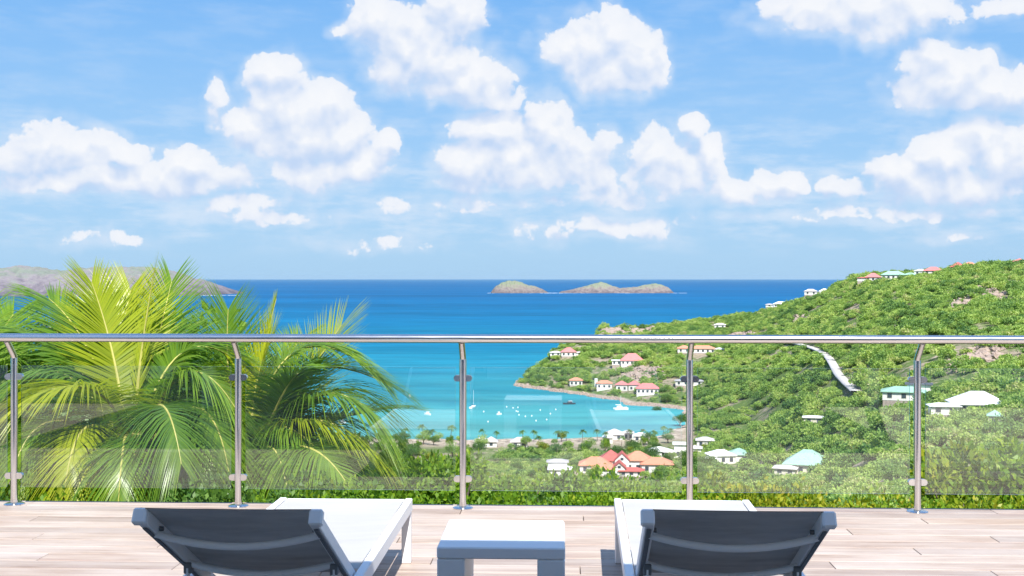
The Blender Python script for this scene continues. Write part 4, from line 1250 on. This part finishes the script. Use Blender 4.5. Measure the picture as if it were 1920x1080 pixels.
TP = [make_tree(40 + k, R, Hc, th, 1500, .5, mt) for k, (R, Hc, th, mt) in enumerate(
    ((3.4, 2.8, 2.0, G_FAR), (4.2, 3.4, 2.2, G_DEEP), (3.0, 2.8, 1.8, G_YELLOW), (4.6, 3.4, 2.4, G_FAR), (3.2, 3.6, 2.2, G_BRIGHT)))]
PP = [make_palm_small(60 + k) for k in range(3)]
used = set()
def put(protos, k, px, Z, py=None, s=1.0, label='', cat='tree', group=None, rz=None):
    pr = protos[k]
    o = pr if id(pr) not in used else copy_tree(pr)
    used.add(id(pr))
    z = float(land_h(px, Z)) if py is None else None
    p = P(px, Z, z=z, py=py); o.location = p; o.scale = (s, s, s)
    o.rotation_euler.z = random.uniform(0, 6.28) if rz is None else rz
    tag(o, label, cat, group)
    return o
GT = 'trees on the flat between the beach and the orange villa'
TL = ['round mid green tree on the flat behind the bay beach', 'broad dark green tree on the flat behind the bay beach', 'small yellow green tree on the flat behind the bay beach',
      'wide spreading green tree on the flat behind the bay beach', 'tall bright green tree on the flat behind the bay beach']
FLAT = []
for i in range(130):
    px = random.uniform(690, 1330); Z = random.uniform(445, 600)
    w = Rt * ((px - 960) / FPX * Z) + Fw * Z
    if not clear_mask(np.array([w[0]]), np.array([w[1]]))[0]: continue
    if abs(px - 950) < 100 and Z > 575: continue
    k = random.choice([0, 1, 0, 3, 2, 4, 1])
    FLAT.append((px, k, put(TP, k, px, Z, s=random.uniform(.55, 1.0), label=TL[k], group=GT)))
ORDL = 'first second third fourth fifth sixth seventh eighth ninth tenth eleventh twelfth thirteenth fourteenth fifteenth sixteenth seventeenth eighteenth nineteenth twentieth'.split() + ['twenty-' + q for q in 'first second third fourth fifth sixth seventh eighth ninth'.split()]
_c = {}
for px, k, o in sorted(FLAT, key=lambda q: q[0]):
    seg = 'second' if px < 868 else 'third' if px < 1293 else 'fourth'
    _c[(k, seg)] = _c.get((k, seg), 0) + 1
    o['label'] = TL[k].replace(' on the flat behind the bay beach', '') + ' on the flat behind the beach, ' + ORDL[min(28, _c[(k, seg)] - 1)] + ' past the ' + seg + ' post'
GP = 'coconut palms along the bay beach'
_o = ['first', 'second', 'third', 'fourth', 'fifth', 'sixth', 'seventh', 'eighth', 'ninth', 'tenth', 'eleventh', 'twelfth', 'thirteenth', 'fourteenth', 'fifteenth', 'sixteenth']
_px = [1092, 905, 760, 793, 812, 845, 722, 980, 1001, 1045, 1062, 1120, 1138, 1205, 1225, 1243, 1180, 930, 1259, 1010, 1165]
def _pl(p):
    a = sorted(q for q in _px if q < 868); b_ = sorted(q for q in _px if q > 868)
    return 'beach palm, ' + (_o[len(a) - 1 - a.index(p)] + ' before the third railing post' if p < 868 else _o[b_.index(p)] + ' beyond the third railing post')
PLAB = [_pl(p) for p in _px]
for (px, Z, s) in ((1092, 585, .85), (905, 600, .75), (760, 598, .8), (793, 595, 1.05), (812, 592, .8), (845, 596, 1.05), (722, 590, .9), (980, 596, .7), (1001, 590, .75), (1045, 585, .8), (1062, 592, .7),
                   (1120, 590, .8), (1138, 575, .85), (1205, 590, .8), (1225, 580, .85), (1243, 600, .85), (1180, 592, .75), (930, 590, .7), (1259, 590, .8), (1010, 560, .8), (1165, 560, .8)):
    put(PP, random.randrange(3), px, Z, s=s, label=PLAB.pop(0), cat='palm tree', group=GP)
for px, Z, s, k, lb in ((1290, 640, 1.25, 1, 'large dark tree where the bay shore meets the fourth post'), (1275, 655, 1.0, 1, 'second dark tree by the water near the fourth post'),
                        (1310, 620, 1.2, 0, 'broad green tree behind the fourth post'), (1232, 735, .8, 1, 'small dark tree standing on the far shore below the pink roofs'),
                        (1250, 760, .9, 1, 'round tree on the shore beside the long balcony house')):
    put(TP, k, px, Z, s=s, label=lb)

# ------------------------------------------------------------------ boats
M_HULL = simple('boat_white', (0.82, 0.83, 0.84), .35, var=.03); M_HULLD = simple('boat_grey', (0.07, 0.08, 0.10), .4); M_MAST = simple('mast', (0.75, 0.76, 0.78), .4)
def hull_mb(L, B, H, x=0, y=0):
    vs = []; fs = []; n_ = 9
    for i in range(n_):
        t = i / (n_ - 1); xx = -L/2 + L * t
        w = B/2 * (1 - max(0, (t - .45) / .55) ** 2.2) * (.8 + .2 * min(1, t * 4)); k = .35 + .25 * t * t
        zt = H * (1 + .35 * t * t)
        for (yy, zz) in ((-w, zt), (-w * .8, H * .1), (0, -.3), (w * .8, H * .1), (w, zt)): vs.append((x + xx, y + yy, zz))
    for i in range(n_ - 1):
        for j in range(4): k = i * 5 + j; fs.append((k, k+5, k+6, k+1))
        fs.append((i*5+4, i*5+9, i*5+5, i*5))
    fs.append((0, 1, 2, 3, 4))
    return MB().add(vs, fs)
def boat(px, py, label, kind, rot, L):
    Z = FPX * (HC - SEA) / (py - HOR)
    r = empty('boat', P(px, Z, SEA), YAW - math.atan((px - 960) / FPX) + rot, label, 'boat')
    if kind == 'sail':
        hull_mb(L, L * .3, 1.1).build('hull', M_HULL, r); MB().bbox(-L*.2, L*.15, -L*.09, L*.09, 1.1, 1.7, .1).build('cabin', M_HULL, r)
        MB().tube([(L*.08, 0, 1.2), (L*.08, 0, L*1.3)], .09, 8).build('mast', M_MAST, r); MB().tube([(L*.07, 0, 2.3), (-L*.35, 0, 2.3)], .16, 8).build('boom', M_HULLD, r)
    elif kind == 'cat':
        m_ = hull_mb(L, L*.12, 1.2, 0, -L*.22); m_.build('hull', M_HULL, r); hull_mb(L, L*.12, 1.2, 0, L*.22).build('hull', M_HULL, r)
        MB().bbox(-L*.4, L*.15, -L*.24, L*.24, .9, 1.3, .05).build('deck', M_HULL, r); MB().bbox(-L*.3, L*.08, -L*.16, L*.16, 1.3, 2.5, .25).build('cabin', M_HULL, r)
        MB().tube([(0, 0, 2.4), (0, 0, L*1.0)], .1, 8).build('mast', M_MAST, r); MB().tube([(0, 0, 3.2), (-L*.4, 0, 3.2)], .2, 8).build('boom', M_HULL, r)
    else:
        dk = kind == 'dark'
        hull_mb(L, L*.32, .9).build('hull', M_HULLD if dk else M_HULL, r)
        MB().bbox(-L*.22, L*.12, -L*.11, L*.11, .9, 1.9, .12).build('cabin', M_HULLD if dk else M_HULL, r)
        MB().box(-L*.26, L*.05, -L*.13, L*.13, 2.15, 2.27).build('canopy', M_HULL, r)
        mb = MB()
        for a in (-L*.25, L*.03):
            for b2 in (-L*.11, L*.11): mb.tube([(a, b2, .9), (a, b2, 2.15)], .04, 6)
        mb.build('canopy_frame', M_MAST, r)
    return r
boat(887, 765, 'white sailing boat moored just beyond the third railing post', 'sail', 1.2, 9)
boat(1067, 758, 'dark hulled motor boat lying off the rocky shore', 'dark', PI + .2, 8.5)
boat(1164, 768, 'white catamaran moored close to the far shore', 'cat', .25, 9)
boat(936, 778, 'small white motor boat moored out in the bay, nearest the sailing boat', 'motor', .5, 3.6)
boat(801, 778, 'white motor boat moored between the second and third posts', 'motor', 2.4, 5.2)
boat(641, 794, 'white boat glimpsed between palm fronds', 'motor', 2.8, 5)
boat(768, 745, 'tiny white boat farther out in the bay', 'motor', 1.9, 3.0)
BUOYS = ((962, 766), (968, 772), (971, 765), (971, 773), (973, 779), (985, 782), (997, 781), (1013, 770), (1032, 777), (1042, 769), (1025, 788), (950, 764), (907, 773), (1005, 790), (915, 792))
BL = {q: 'small white mooring buoy in the bay, ' + ORDL[k] + ' beyond the third railing post' for k, q in enumerate(sorted(BUOYS))}
for i, (px, py) in enumerate(BUOYS):
    Z = FPX * (HC - SEA) / (py - HOR)
    r = MB().tube([(0, 0, -.2), (0, 0, .25), (0, 0, .7), (0, 0, .95)], [.25, .48, .4, .08], 10).build('mooring_buoy', M_HULL)
    r.location = P(px, Z, SEA); tag(r, BL[(px, py)], 'buoy', 'mooring buoys in the bay')

# ------------------------------------------------------------------ shrubs close to the terrace
def shrub_mesh(seed, n_, rx, ry, rz, size, mt, lumps=12):
    V, Q, rnd = crown_arrays(n_, rx, ry, rz, lumps, size, seed, inner=.3, flat_bottom=False)
    me = quads_mesh('foliage', V, Q, False, rnd); me.materials.append(mt)
    return me
SH = {}
for mt, nm in ((G_BRIGHT, 'b'), (G_YELLOW, 'y'), (G_DEEP, 'd')):
    for k in range(3):
        SH[nm + str(k)] = shrub_mesh(200 + k * 7 + ord(nm), 3600, 1, 1, 1, .12, mt, 14 + k)
        SH['f' + nm + str(k)] = shrub_mesh(300 + k * 5 + ord(nm), 6000, 1, 1, 1, .085, mt, 26 + k)
def shrub(px, py_top, Z, rpx, rz, kind, label, group=None, ry=None):
    rx = max(rpx / FPX * Z, rz * .85)
    ztop = HC - (py_top - HOR) / FPX * Z
    r = empty('shrub', P(px, Z, z=ztop - rz), random.uniform(-.5, .5), label, 'shrub', group)
    f = link('foliage', SH[kind], None, r); f.scale = (rx, ry or rx, rz); f['kind'] = 'stuff'
    zg = float(base_h(px, Z)) - (ztop - rz)
    mb = MB()
    for k in range(4):
        a = k * 1.6 + random.random(); mb.tube([(0, 0, zg), (math.cos(a) * rx * .3, math.sin(a) * rx * .3, -.1 * rz), (math.cos(a) * rx * .6, math.sin(a) * rx * .6, rz * .5)], [.03, .02, .008], 6)
    mb.build('stem', BARK, r)
    return r
ORD = ['first', 'second', 'third', 'fourth', 'fifth', 'sixth', 'seventh', 'eighth', 'ninth', 'tenth', 'eleventh', 'twelfth', 'thirteenth', 'fourteenth', 'fifteenth']
CNT = {}
def nth(px):
    """'third past the second railing post' for a column"""
    pn = [(-396, 'the post before the first'), (27, 'the first railing post'), (447, 'the second railing post'), (868, 'the third railing post'), (1293, 'the fourth railing post'), (1720, 'the fifth railing post')]
    nm = [n_ for p_, n_ in pn if px >= p_][-1]; CNT[nm] = CNT.get(nm, 0) + 1
    return ORD[CNT[nm] - 1] + ' past ' + nm
GH = 'green shrubs of the hedge below the deck edge'
HL = 'bright green leafy shrub of the hedge just below the deck edge'
px = 640
rh = random.Random(3)
while px < 1360:
    shrub(px, rh.uniform(884, 900), rh.uniform(8.2, 8.8), 48, .62, 'fb' + str(rh.randrange(3)), 'bright green hedge shrub below the deck, ' + nth(px), GH); px += rh.uniform(66, 92)
px = 1330
while px < 1700:
    shrub(px, rh.uniform(898, 910), rh.uniform(8.2, 8.7), 46, .58, 'fy' + str(rh.randrange(3)), 'yellow leaved hedge shrub below the deck, ' + nth(px), 'yellow shrubs of the hedge below the deck edge'); px += rh.uniform(62, 88)
while px < 2150:
    shrub(px, rh.uniform(898, 908), rh.uniform(8.2, 8.7), 46, .58, 'f' + rh.choice('bby') + str(rh.randrange(3)), 'mixed green and yellow hedge shrub, ' + nth(px), 'mixed shrubs of the hedge past the fifth post'); px += rh.uniform(62, 88)
px = -330
while px < 660:
    shrub(px, rh.uniform(880, 905), rh.uniform(8.6, 9.4), 52, .65, 'f' + rh.choice('bdb') + str(rh.randrange(3)), 'green shrub under the coconut palms, ' + nth(px), 'shrubs under the coconut palms'); px += rh.uniform(78, 100)
for (a, t, Z, rp_, rz, kd, lb) in (
    (745, 822, 12, 62, .6, 'b0', 'bright green bush with tips above the hedge beside the palm fronds'),
    (800, 838, 12.5, 60, .6, 'b1', 'bright green bush against the bay, nearest the third post'),
    (850, 846, 12, 52, .6, 'b2', 'bright green bush directly behind the third post'),
    (700, 815, 13, 58, .8, 'd0', 'dark green bush behind the low arching frond'),
    (905, 862, 13, 60, .6, 'b0', 'green bush just past the third post below the grey beach huts'),
    (965, 872, 14, 60, .6, 'b1', 'green bush between the third post and the orange roofs'),
    (1030, 884, 13, 55, .6, 'd1', 'darker green bush below the white shed roof'),
    (1095, 878, 15, 45, .7, 'b2', 'loose green bush overlapping the corner of the orange roofs'),
    (1200, 886, 15, 55, .6, 'b0', 'green bush below the middle of the orange roofs'),
    (1262, 884, 14, 45, .6, 'y1', 'yellow green bush near the fourth post'),
    (1150, 896, 14, 55, .6, 'b1', 'green bush under the red gable'),
    (1800, 838, 15, 52, 1.0, 'y0', 'pale yellow green bush rising above the hedge past the fifth post'),
    (1850, 790, 16, 44, 1.5, 'y2', 'tall loose yellow green bush under the garden pavilion'),
    (1890, 830, 15, 50, 1.1, 'b2', 'green bush at the end of the view past the tall yellow one'),
    (1960, 800, 15, 60, 1.3, 'b1', 'green bush at the very edge of the picture'),
    (1760, 880, 14, 45, .8, 'y1', 'low yellowish bush beside the foot of the fifth post'),
    (1345, 896, 14, 50, .7, 'y0', 'yellow flecked bush beside the fourth post'),
    (1600, 905, 14, 60, .6, 'y1', 'low yellow green bush between the fourth and fifth posts')):
    shrub(a, t, Z, rp_, rz, kd, lb)
# broadleaf trees behind the palms
GB = None
for (a, t, Z, rp_, rz, kd, lb) in (
    (185, 535, 15.5, 120, 1.15, 'b0', 'tall yellow green broadleaf tree behind the first coconut palm'),
    (80, 585, 15, 90, 1.2, 'b1', 'broadleaf tree filling the gap behind the far palm fronds'),
    (330, 575, 16, 95, 1.3, 'b2', 'rounded bright broadleaf tree behind the spear leaf of the palm'),
    (20, 740, 14.5, 110, 1.1, 'b2', 'low bright broadleaf tree behind the first railing post'),
    (150, 690, 14.0, 130, 1.5, 'd0', 'dark broadleaf tree in the shade behind the first palm'),
    (300, 690, 14.5, 120, 1.5, 'd1', 'dark broadleaf tree behind the middle of the first palm'),
    (430, 700, 15, 110, 1.3, 'd2', 'dark broadleaf tree between the two palms'),
    (560, 762, 14, 92, 1.2, 'b1', 'bright green tree under the arching fronds of the second palm'),
    (490, 800, 13.5, 90, 1.0, 'd0', 'dark shrub at the foot of the second palm'),
    (625, 800, 13, 60, .8, 'b0', 'green shrub between the second palm and the bay')):
    s_ = shrub(a, t, Z, rp_, rz, kd, lb); s_.name = 'broadleaf_tree'; s_['category'] = 'tree'

# ------------------------------------------------------------------ coconut palms
def bez(a, b_, c, t): return a * (1 - t) ** 2 + b_ * 2 * t * (1 - t) + c * t * t
def frond(root, base, mid, tip, n_=112, ll=.62, droop=.35, mt=G_PALM, open_=1.0, start=.14, width=.0175, rs=None, lift=0.25, label=None):
    """rachis along a curve, two rows of narrow leaflets that bend down under their weight"""
    rs = rs or random.Random(int(base.x * 1000 + tip.x * 777))
    loc = root.location
    base, mid, tip = (Vector(q) - loc for q in (base, mid, tip))
    K = 14; ll *= 1.22; n_ = int(n_ * (1.25 if n_ in (84, 90) else 1))
    ctl = mid * 2 - (base + tip) / 2        # mid lies on the curve
    pts = [bez(base, ctl, tip, i / K) for i in range(K + 1)]
    fr_ = MB().tube(pts, [.024 * (1 - .93 * (i / K) ** .8) + .002 for i in range(K + 1)], 7).build('frond', RACHIS, root)
    if label: fr_['label'] = label
    V = []; Q = []; R = []
    for i in range(n_):
        t = start + (1 - start) * ((i + .5) / n_)
        p = bez(base, ctl, tip, t); d = (bez(base, ctl, tip, min(1, t + .01)) - bez(base, ctl, tip, t - .01)).normalized()
        sd = d.cross(Vector((0, 0, 1)))
        if sd.length < .15: sd = d.cross(Vector((Fw[0], Fw[1], 0)))
        sd.normalize(); nr_ = sd.cross(d).normalized()
        if nr_.z < 0: nr_ = -nr_
        tt = (t - start) / (1 - start)
        L = ll * (.35 + .65 * math.sin(PI * min(1, tt * .82 + .14)) ** .7)
        fwd = .45 + 1.5 * tt ** 2.2
        for s in (-1, 1):
            Lk = L * rs.uniform(.88, 1.1)
            dv = (sd * s * open_ + d * (fwd + rs.uniform(-.08, .08)) + nr_ * (lift + rs.uniform(-.10, .10))).normalized()
            dr = droop * rs.uniform(.7, 1.4)
            q0 = p; wv = d * (width * .5)
            prev = None; SEG = 4
            tv = rs.random() * .6 + .4 * tt
            for k in range(SEG + 1):
                u = k / SEG
                c = q0 + dv * (Lk * u) + Vector((0, 0, -dr * Lk * u * u))
                wk = wv * (1.0, 1.25, 1.0, .62, .06)[k]
                V += [c - wk, c + wk]
                if k:
                    b0 = len(V) - 4; Q.append((b0, b0 + 1, b0 + 3, b0 + 2)); R.append(tv)
    o = link('leaflets', quads_mesh('leaflets', np.array([tuple(v) for v in V]), np.array(Q), False, np.array(R)), mt, fr_)
    o['kind'] = 'stuff'
    return fr_

def coconut_palm(px, py, Z, label, trunk=True):
    c = P(px, Z, py=py)
    zg = float(base_h(px, Z))
    r = empty('coconut_palm', (c.x, c.y, zg), 0, label, 'palm tree')
    h = c.z - zg
    mb = MB(); pts = []; rs_ = []
    for i in range(25):
        t = i / 24; pts.append((.12 * math.sin(t * 2), .05 * t, -.6 + (h + .6) * t)); rs_.append(.17 - .03 * t + (.012 if i % 2 else 0))
    mb.tube(pts, rs_, 14); mb.build('trunk', BARK, r)
    return r, c

def F(px, py, Z): return P(px, Z, py=py)
pa, ca = coconut_palm(246, 880, 10.6, 'coconut palm with yellow spear leaf between the first and second posts')
B = F(246, 868, 10.6)
def B_(px, py): return F(px, py, 10.6)
fr = [  # base, point on the curve, tip, depth change of mid and tip, options
 ((250,850),(262,690),(291,500), .2,.3, dict(mt=G_PALMY, ll=.32, open_=.16, droop=.0, start=.35, n_=60, lift=.0)),
 ((244,850),(228,690),(245,545), .5,.9, dict(mt=G_PALMY, ll=.62, droop=.05)),
 ((240,850),(215,680),(172,530), .3,.5, dict(mt=G_PALMY, ll=.60, droop=.12)),
 ((252,850),(285,690),(322,528), .6,1.0, dict(mt=G_PALM, ll=.60, droop=.12)),
 ((238,855),(170,665),(92,560), .3,.6, dict(ll=.66, droop=.2)),
 ((236,855),(120,660),(8,640), .1,.1, dict(ll=.66, droop=.3)),
 ((234,860),(110,700),(-30,800), -.2,-.4, dict(ll=.64, droop=.55)),
 ((232,865),(100,790),(20,900), -.5,-.9, dict(ll=.62, droop=.7)),
 ((240,865),(165,800),(120,930), -.9,-1.4, dict(ll=.6, droop=.8, mt=G_PALMY)),
 ((246,868),(235,820),(222,945), -1.1,-1.6, dict(ll=.55, droop=.8)),
 ((256,855),(330,672),(438,672), .3,.5, dict(ll=.66, droop=.3)),
 ((258,855),(350,700),(455,790), -.1,-.2, dict(ll=.66, droop=.5)),
 ((262,862),(370,765),(432,905), -.5,-.8, dict(ll=.62, droop=.7)),
 ((262,866),(320,830),(372,948), -.8,-1.2, dict(ll=.55, droop=.8)),
 ((238,868),(175,850),(150,950), -.6,-.9, dict(ll=.5, droop=1.0, mt=G_DRY, n_=70, label='dry brownish frond')),
 ((236,864),(120,830),(95,900), -.4,-.7, dict(ll=.52, droop=.9, mt=G_DRY, n_=60, label='dry brownish frond')),
 ((258,860),(300,760),(340,870), -1.0,-1.5, dict(ll=.58, droop=.6)),
 ((244,858),(190,740),(70,740), -.7,-1.1, dict(ll=.64, droop=.45, mt=G_PALMY)),
 ((250,852),(300,675),(385,600), .8,1.4, dict(ll=.58, droop=.1, n_=66, width=.010)),
 ((240,855),(170,680),(40,590), .9,1.5, dict(ll=.66, droop=.1, n_=66, width=.010)),
]
for (b0, m0, t0_, dm, dt, kw) in fr:
    frond(pa, F(b0[0], b0[1], 10.6), F(m0[0], m0[1], 10.6 + dm), F(t0_[0], t0_[1], 10.6 + dt), **kw)
M_COCO = simple('coconut_orange', (0.60, 0.30, 0.03), .5, var=.2, scale=12)
for (px, py, dz) in ((236, 930, -.28), (256, 938, -.30), (246, 918, -.26), (268, 925, -.2), (228, 944, -.2), (262, 950, -.3)):
    p = F(px, py, 10.6 + dz) - pa.location
    MB().tube([p + Vector((0, 0, -.085)), p + Vector((0, 0, -.065)), p + Vector((0, 0, 0)), p + Vector((0, 0, .06)), p + Vector((0, 0, .085))], [.015, .06, .08, .055, .012], 14).build('coconut', M_COCO, pa)
pb, cb = coconut_palm(462, 905, 11.4, 'second coconut palm arching over the bay behind the second post')
fr = [
 ((466,895),(432,740),(428,580), .2,.3, dict(ll=.62, droop=.05, n_=84, width=.014)),
 ((468,895),(478,740),(508,640), .1,.2, dict(mt=G_PALMY, ll=.55, open_=.5, droop=.05)),
 ((470,890),(492,690),(518,560), .3,.5, dict(mt=G_PALMY, ll=.2, open_=.12, droop=.0, start=.5, n_=40)),
 ((472,896),(560,705),(735,725), .3,.5, dict(ll=.70, droop=.2, n_=90, mt=G_PALM)),
 ((474,898),(560,790),(700,840), -.3,-.4, dict(ll=.66, droop=.4, n_=84, mt=G_PALMY)),
 ((470,895),(540,670),(690,688), .2,.4, dict(ll=.70, droop=.42, n_=90)),
 ((472,895),(545,760),(640,610), .4,.8, dict(ll=.78, droop=.10, n_=90, width=.014, mt=G_PALMY)),
 ((474,895),(590,745),(712,792), -.2,-.3, dict(ll=.74, droop=.45, n_=90)),
 ((474,898),(600,800),(745,765), .2,.5, dict(ll=.62, droop=.15)),
 ((474,900),(570,838),(668,938), -.8,-1.2, dict(ll=.80, droop=.75, n_=90, mt=G_PALM)),
 ((470,900),(510,840),(545,955), -.9,-1.3, dict(ll=.6, droop=.8)),
 ((462,900),(430,800),(385,880), -.5,-.8, dict(ll=.62, droop=.6)),
 ((458,898),(400,720),(330,690), .4,.7, dict(ll=.64, droop=.35)),
 ((466,896),(510,740),(560,640), .8,1.4, dict(ll=.66, droop=.15, n_=90, width=.014)),
 ((468,898),(520,760),(560,700), -.5,-.6, dict(ll=.55, droop=.35)),
 ((470,900),(525,800),(640,900), -.4,-.5, dict(ll=.66, droop=.5)),
 ((460,900),(440,830),(425,950), -.9,-1.2, dict(ll=.5, droop=.8)),
 ((472,902),(500,870),(520,950), -.7,-1.0, dict(ll=.45, droop=1.0, mt=G_DRY, n_=60, label='dry brownish frond')),
]
for (b0, m0, t0_, dm, dt, kw) in fr:
    frond(pb, F(b0[0], b0[1], 11.4), F(m0[0], m0[1], 11.4 + dm), F(t0_[0], t0_[1], 11.4 + dt), **kw)
# dry orange flower stalk at the foot of the second palm
p0 = F(474, 948, 10.9) - pb.location; p1 = F(482, 895, 11.0) - pb.location
MB().tube([p0, p0.lerp(p1, .5) + Vector((.03, 0, 0)), p1], [.02, .03, .012], 8).build('flower_stalk', M_COCO, pb)
pc, cc = coconut_palm(-60, 900, 10.8, 'third coconut palm mostly outside the picture by the first post')
for (b0, m0, t0_, dm, dt, kw) in (
 ((-60,890),(-10,720),(60,690), 0,0, dict(ll=.62, droop=.4)), ((-58,890),(0,790),(75,870), -.3,-.5, dict(ll=.6, droop=.6)), ((-62,890),(-70,700),(-40,560), .3,.5, dict(ll=.65, droop=.2)),
 ((-64,890),(-150,700),(-260,720), .2,.3, dict(ll=.65, droop=.4)), ((-62,890),(-130,800),(-200,900), -.4,-.6, dict(ll=.6, droop=.6)), ((-60,890),(-20,690),(25,590), .5,.9, dict(ll=.66, droop=.2))):
    frond(pc, F(b0[0], b0[1], 10.8), F(m0[0], m0[1], 10.8 + dm), F(t0_[0], t0_[1], 10.8 + dt), **kw)
print('objects', len(bpy.data.objects))
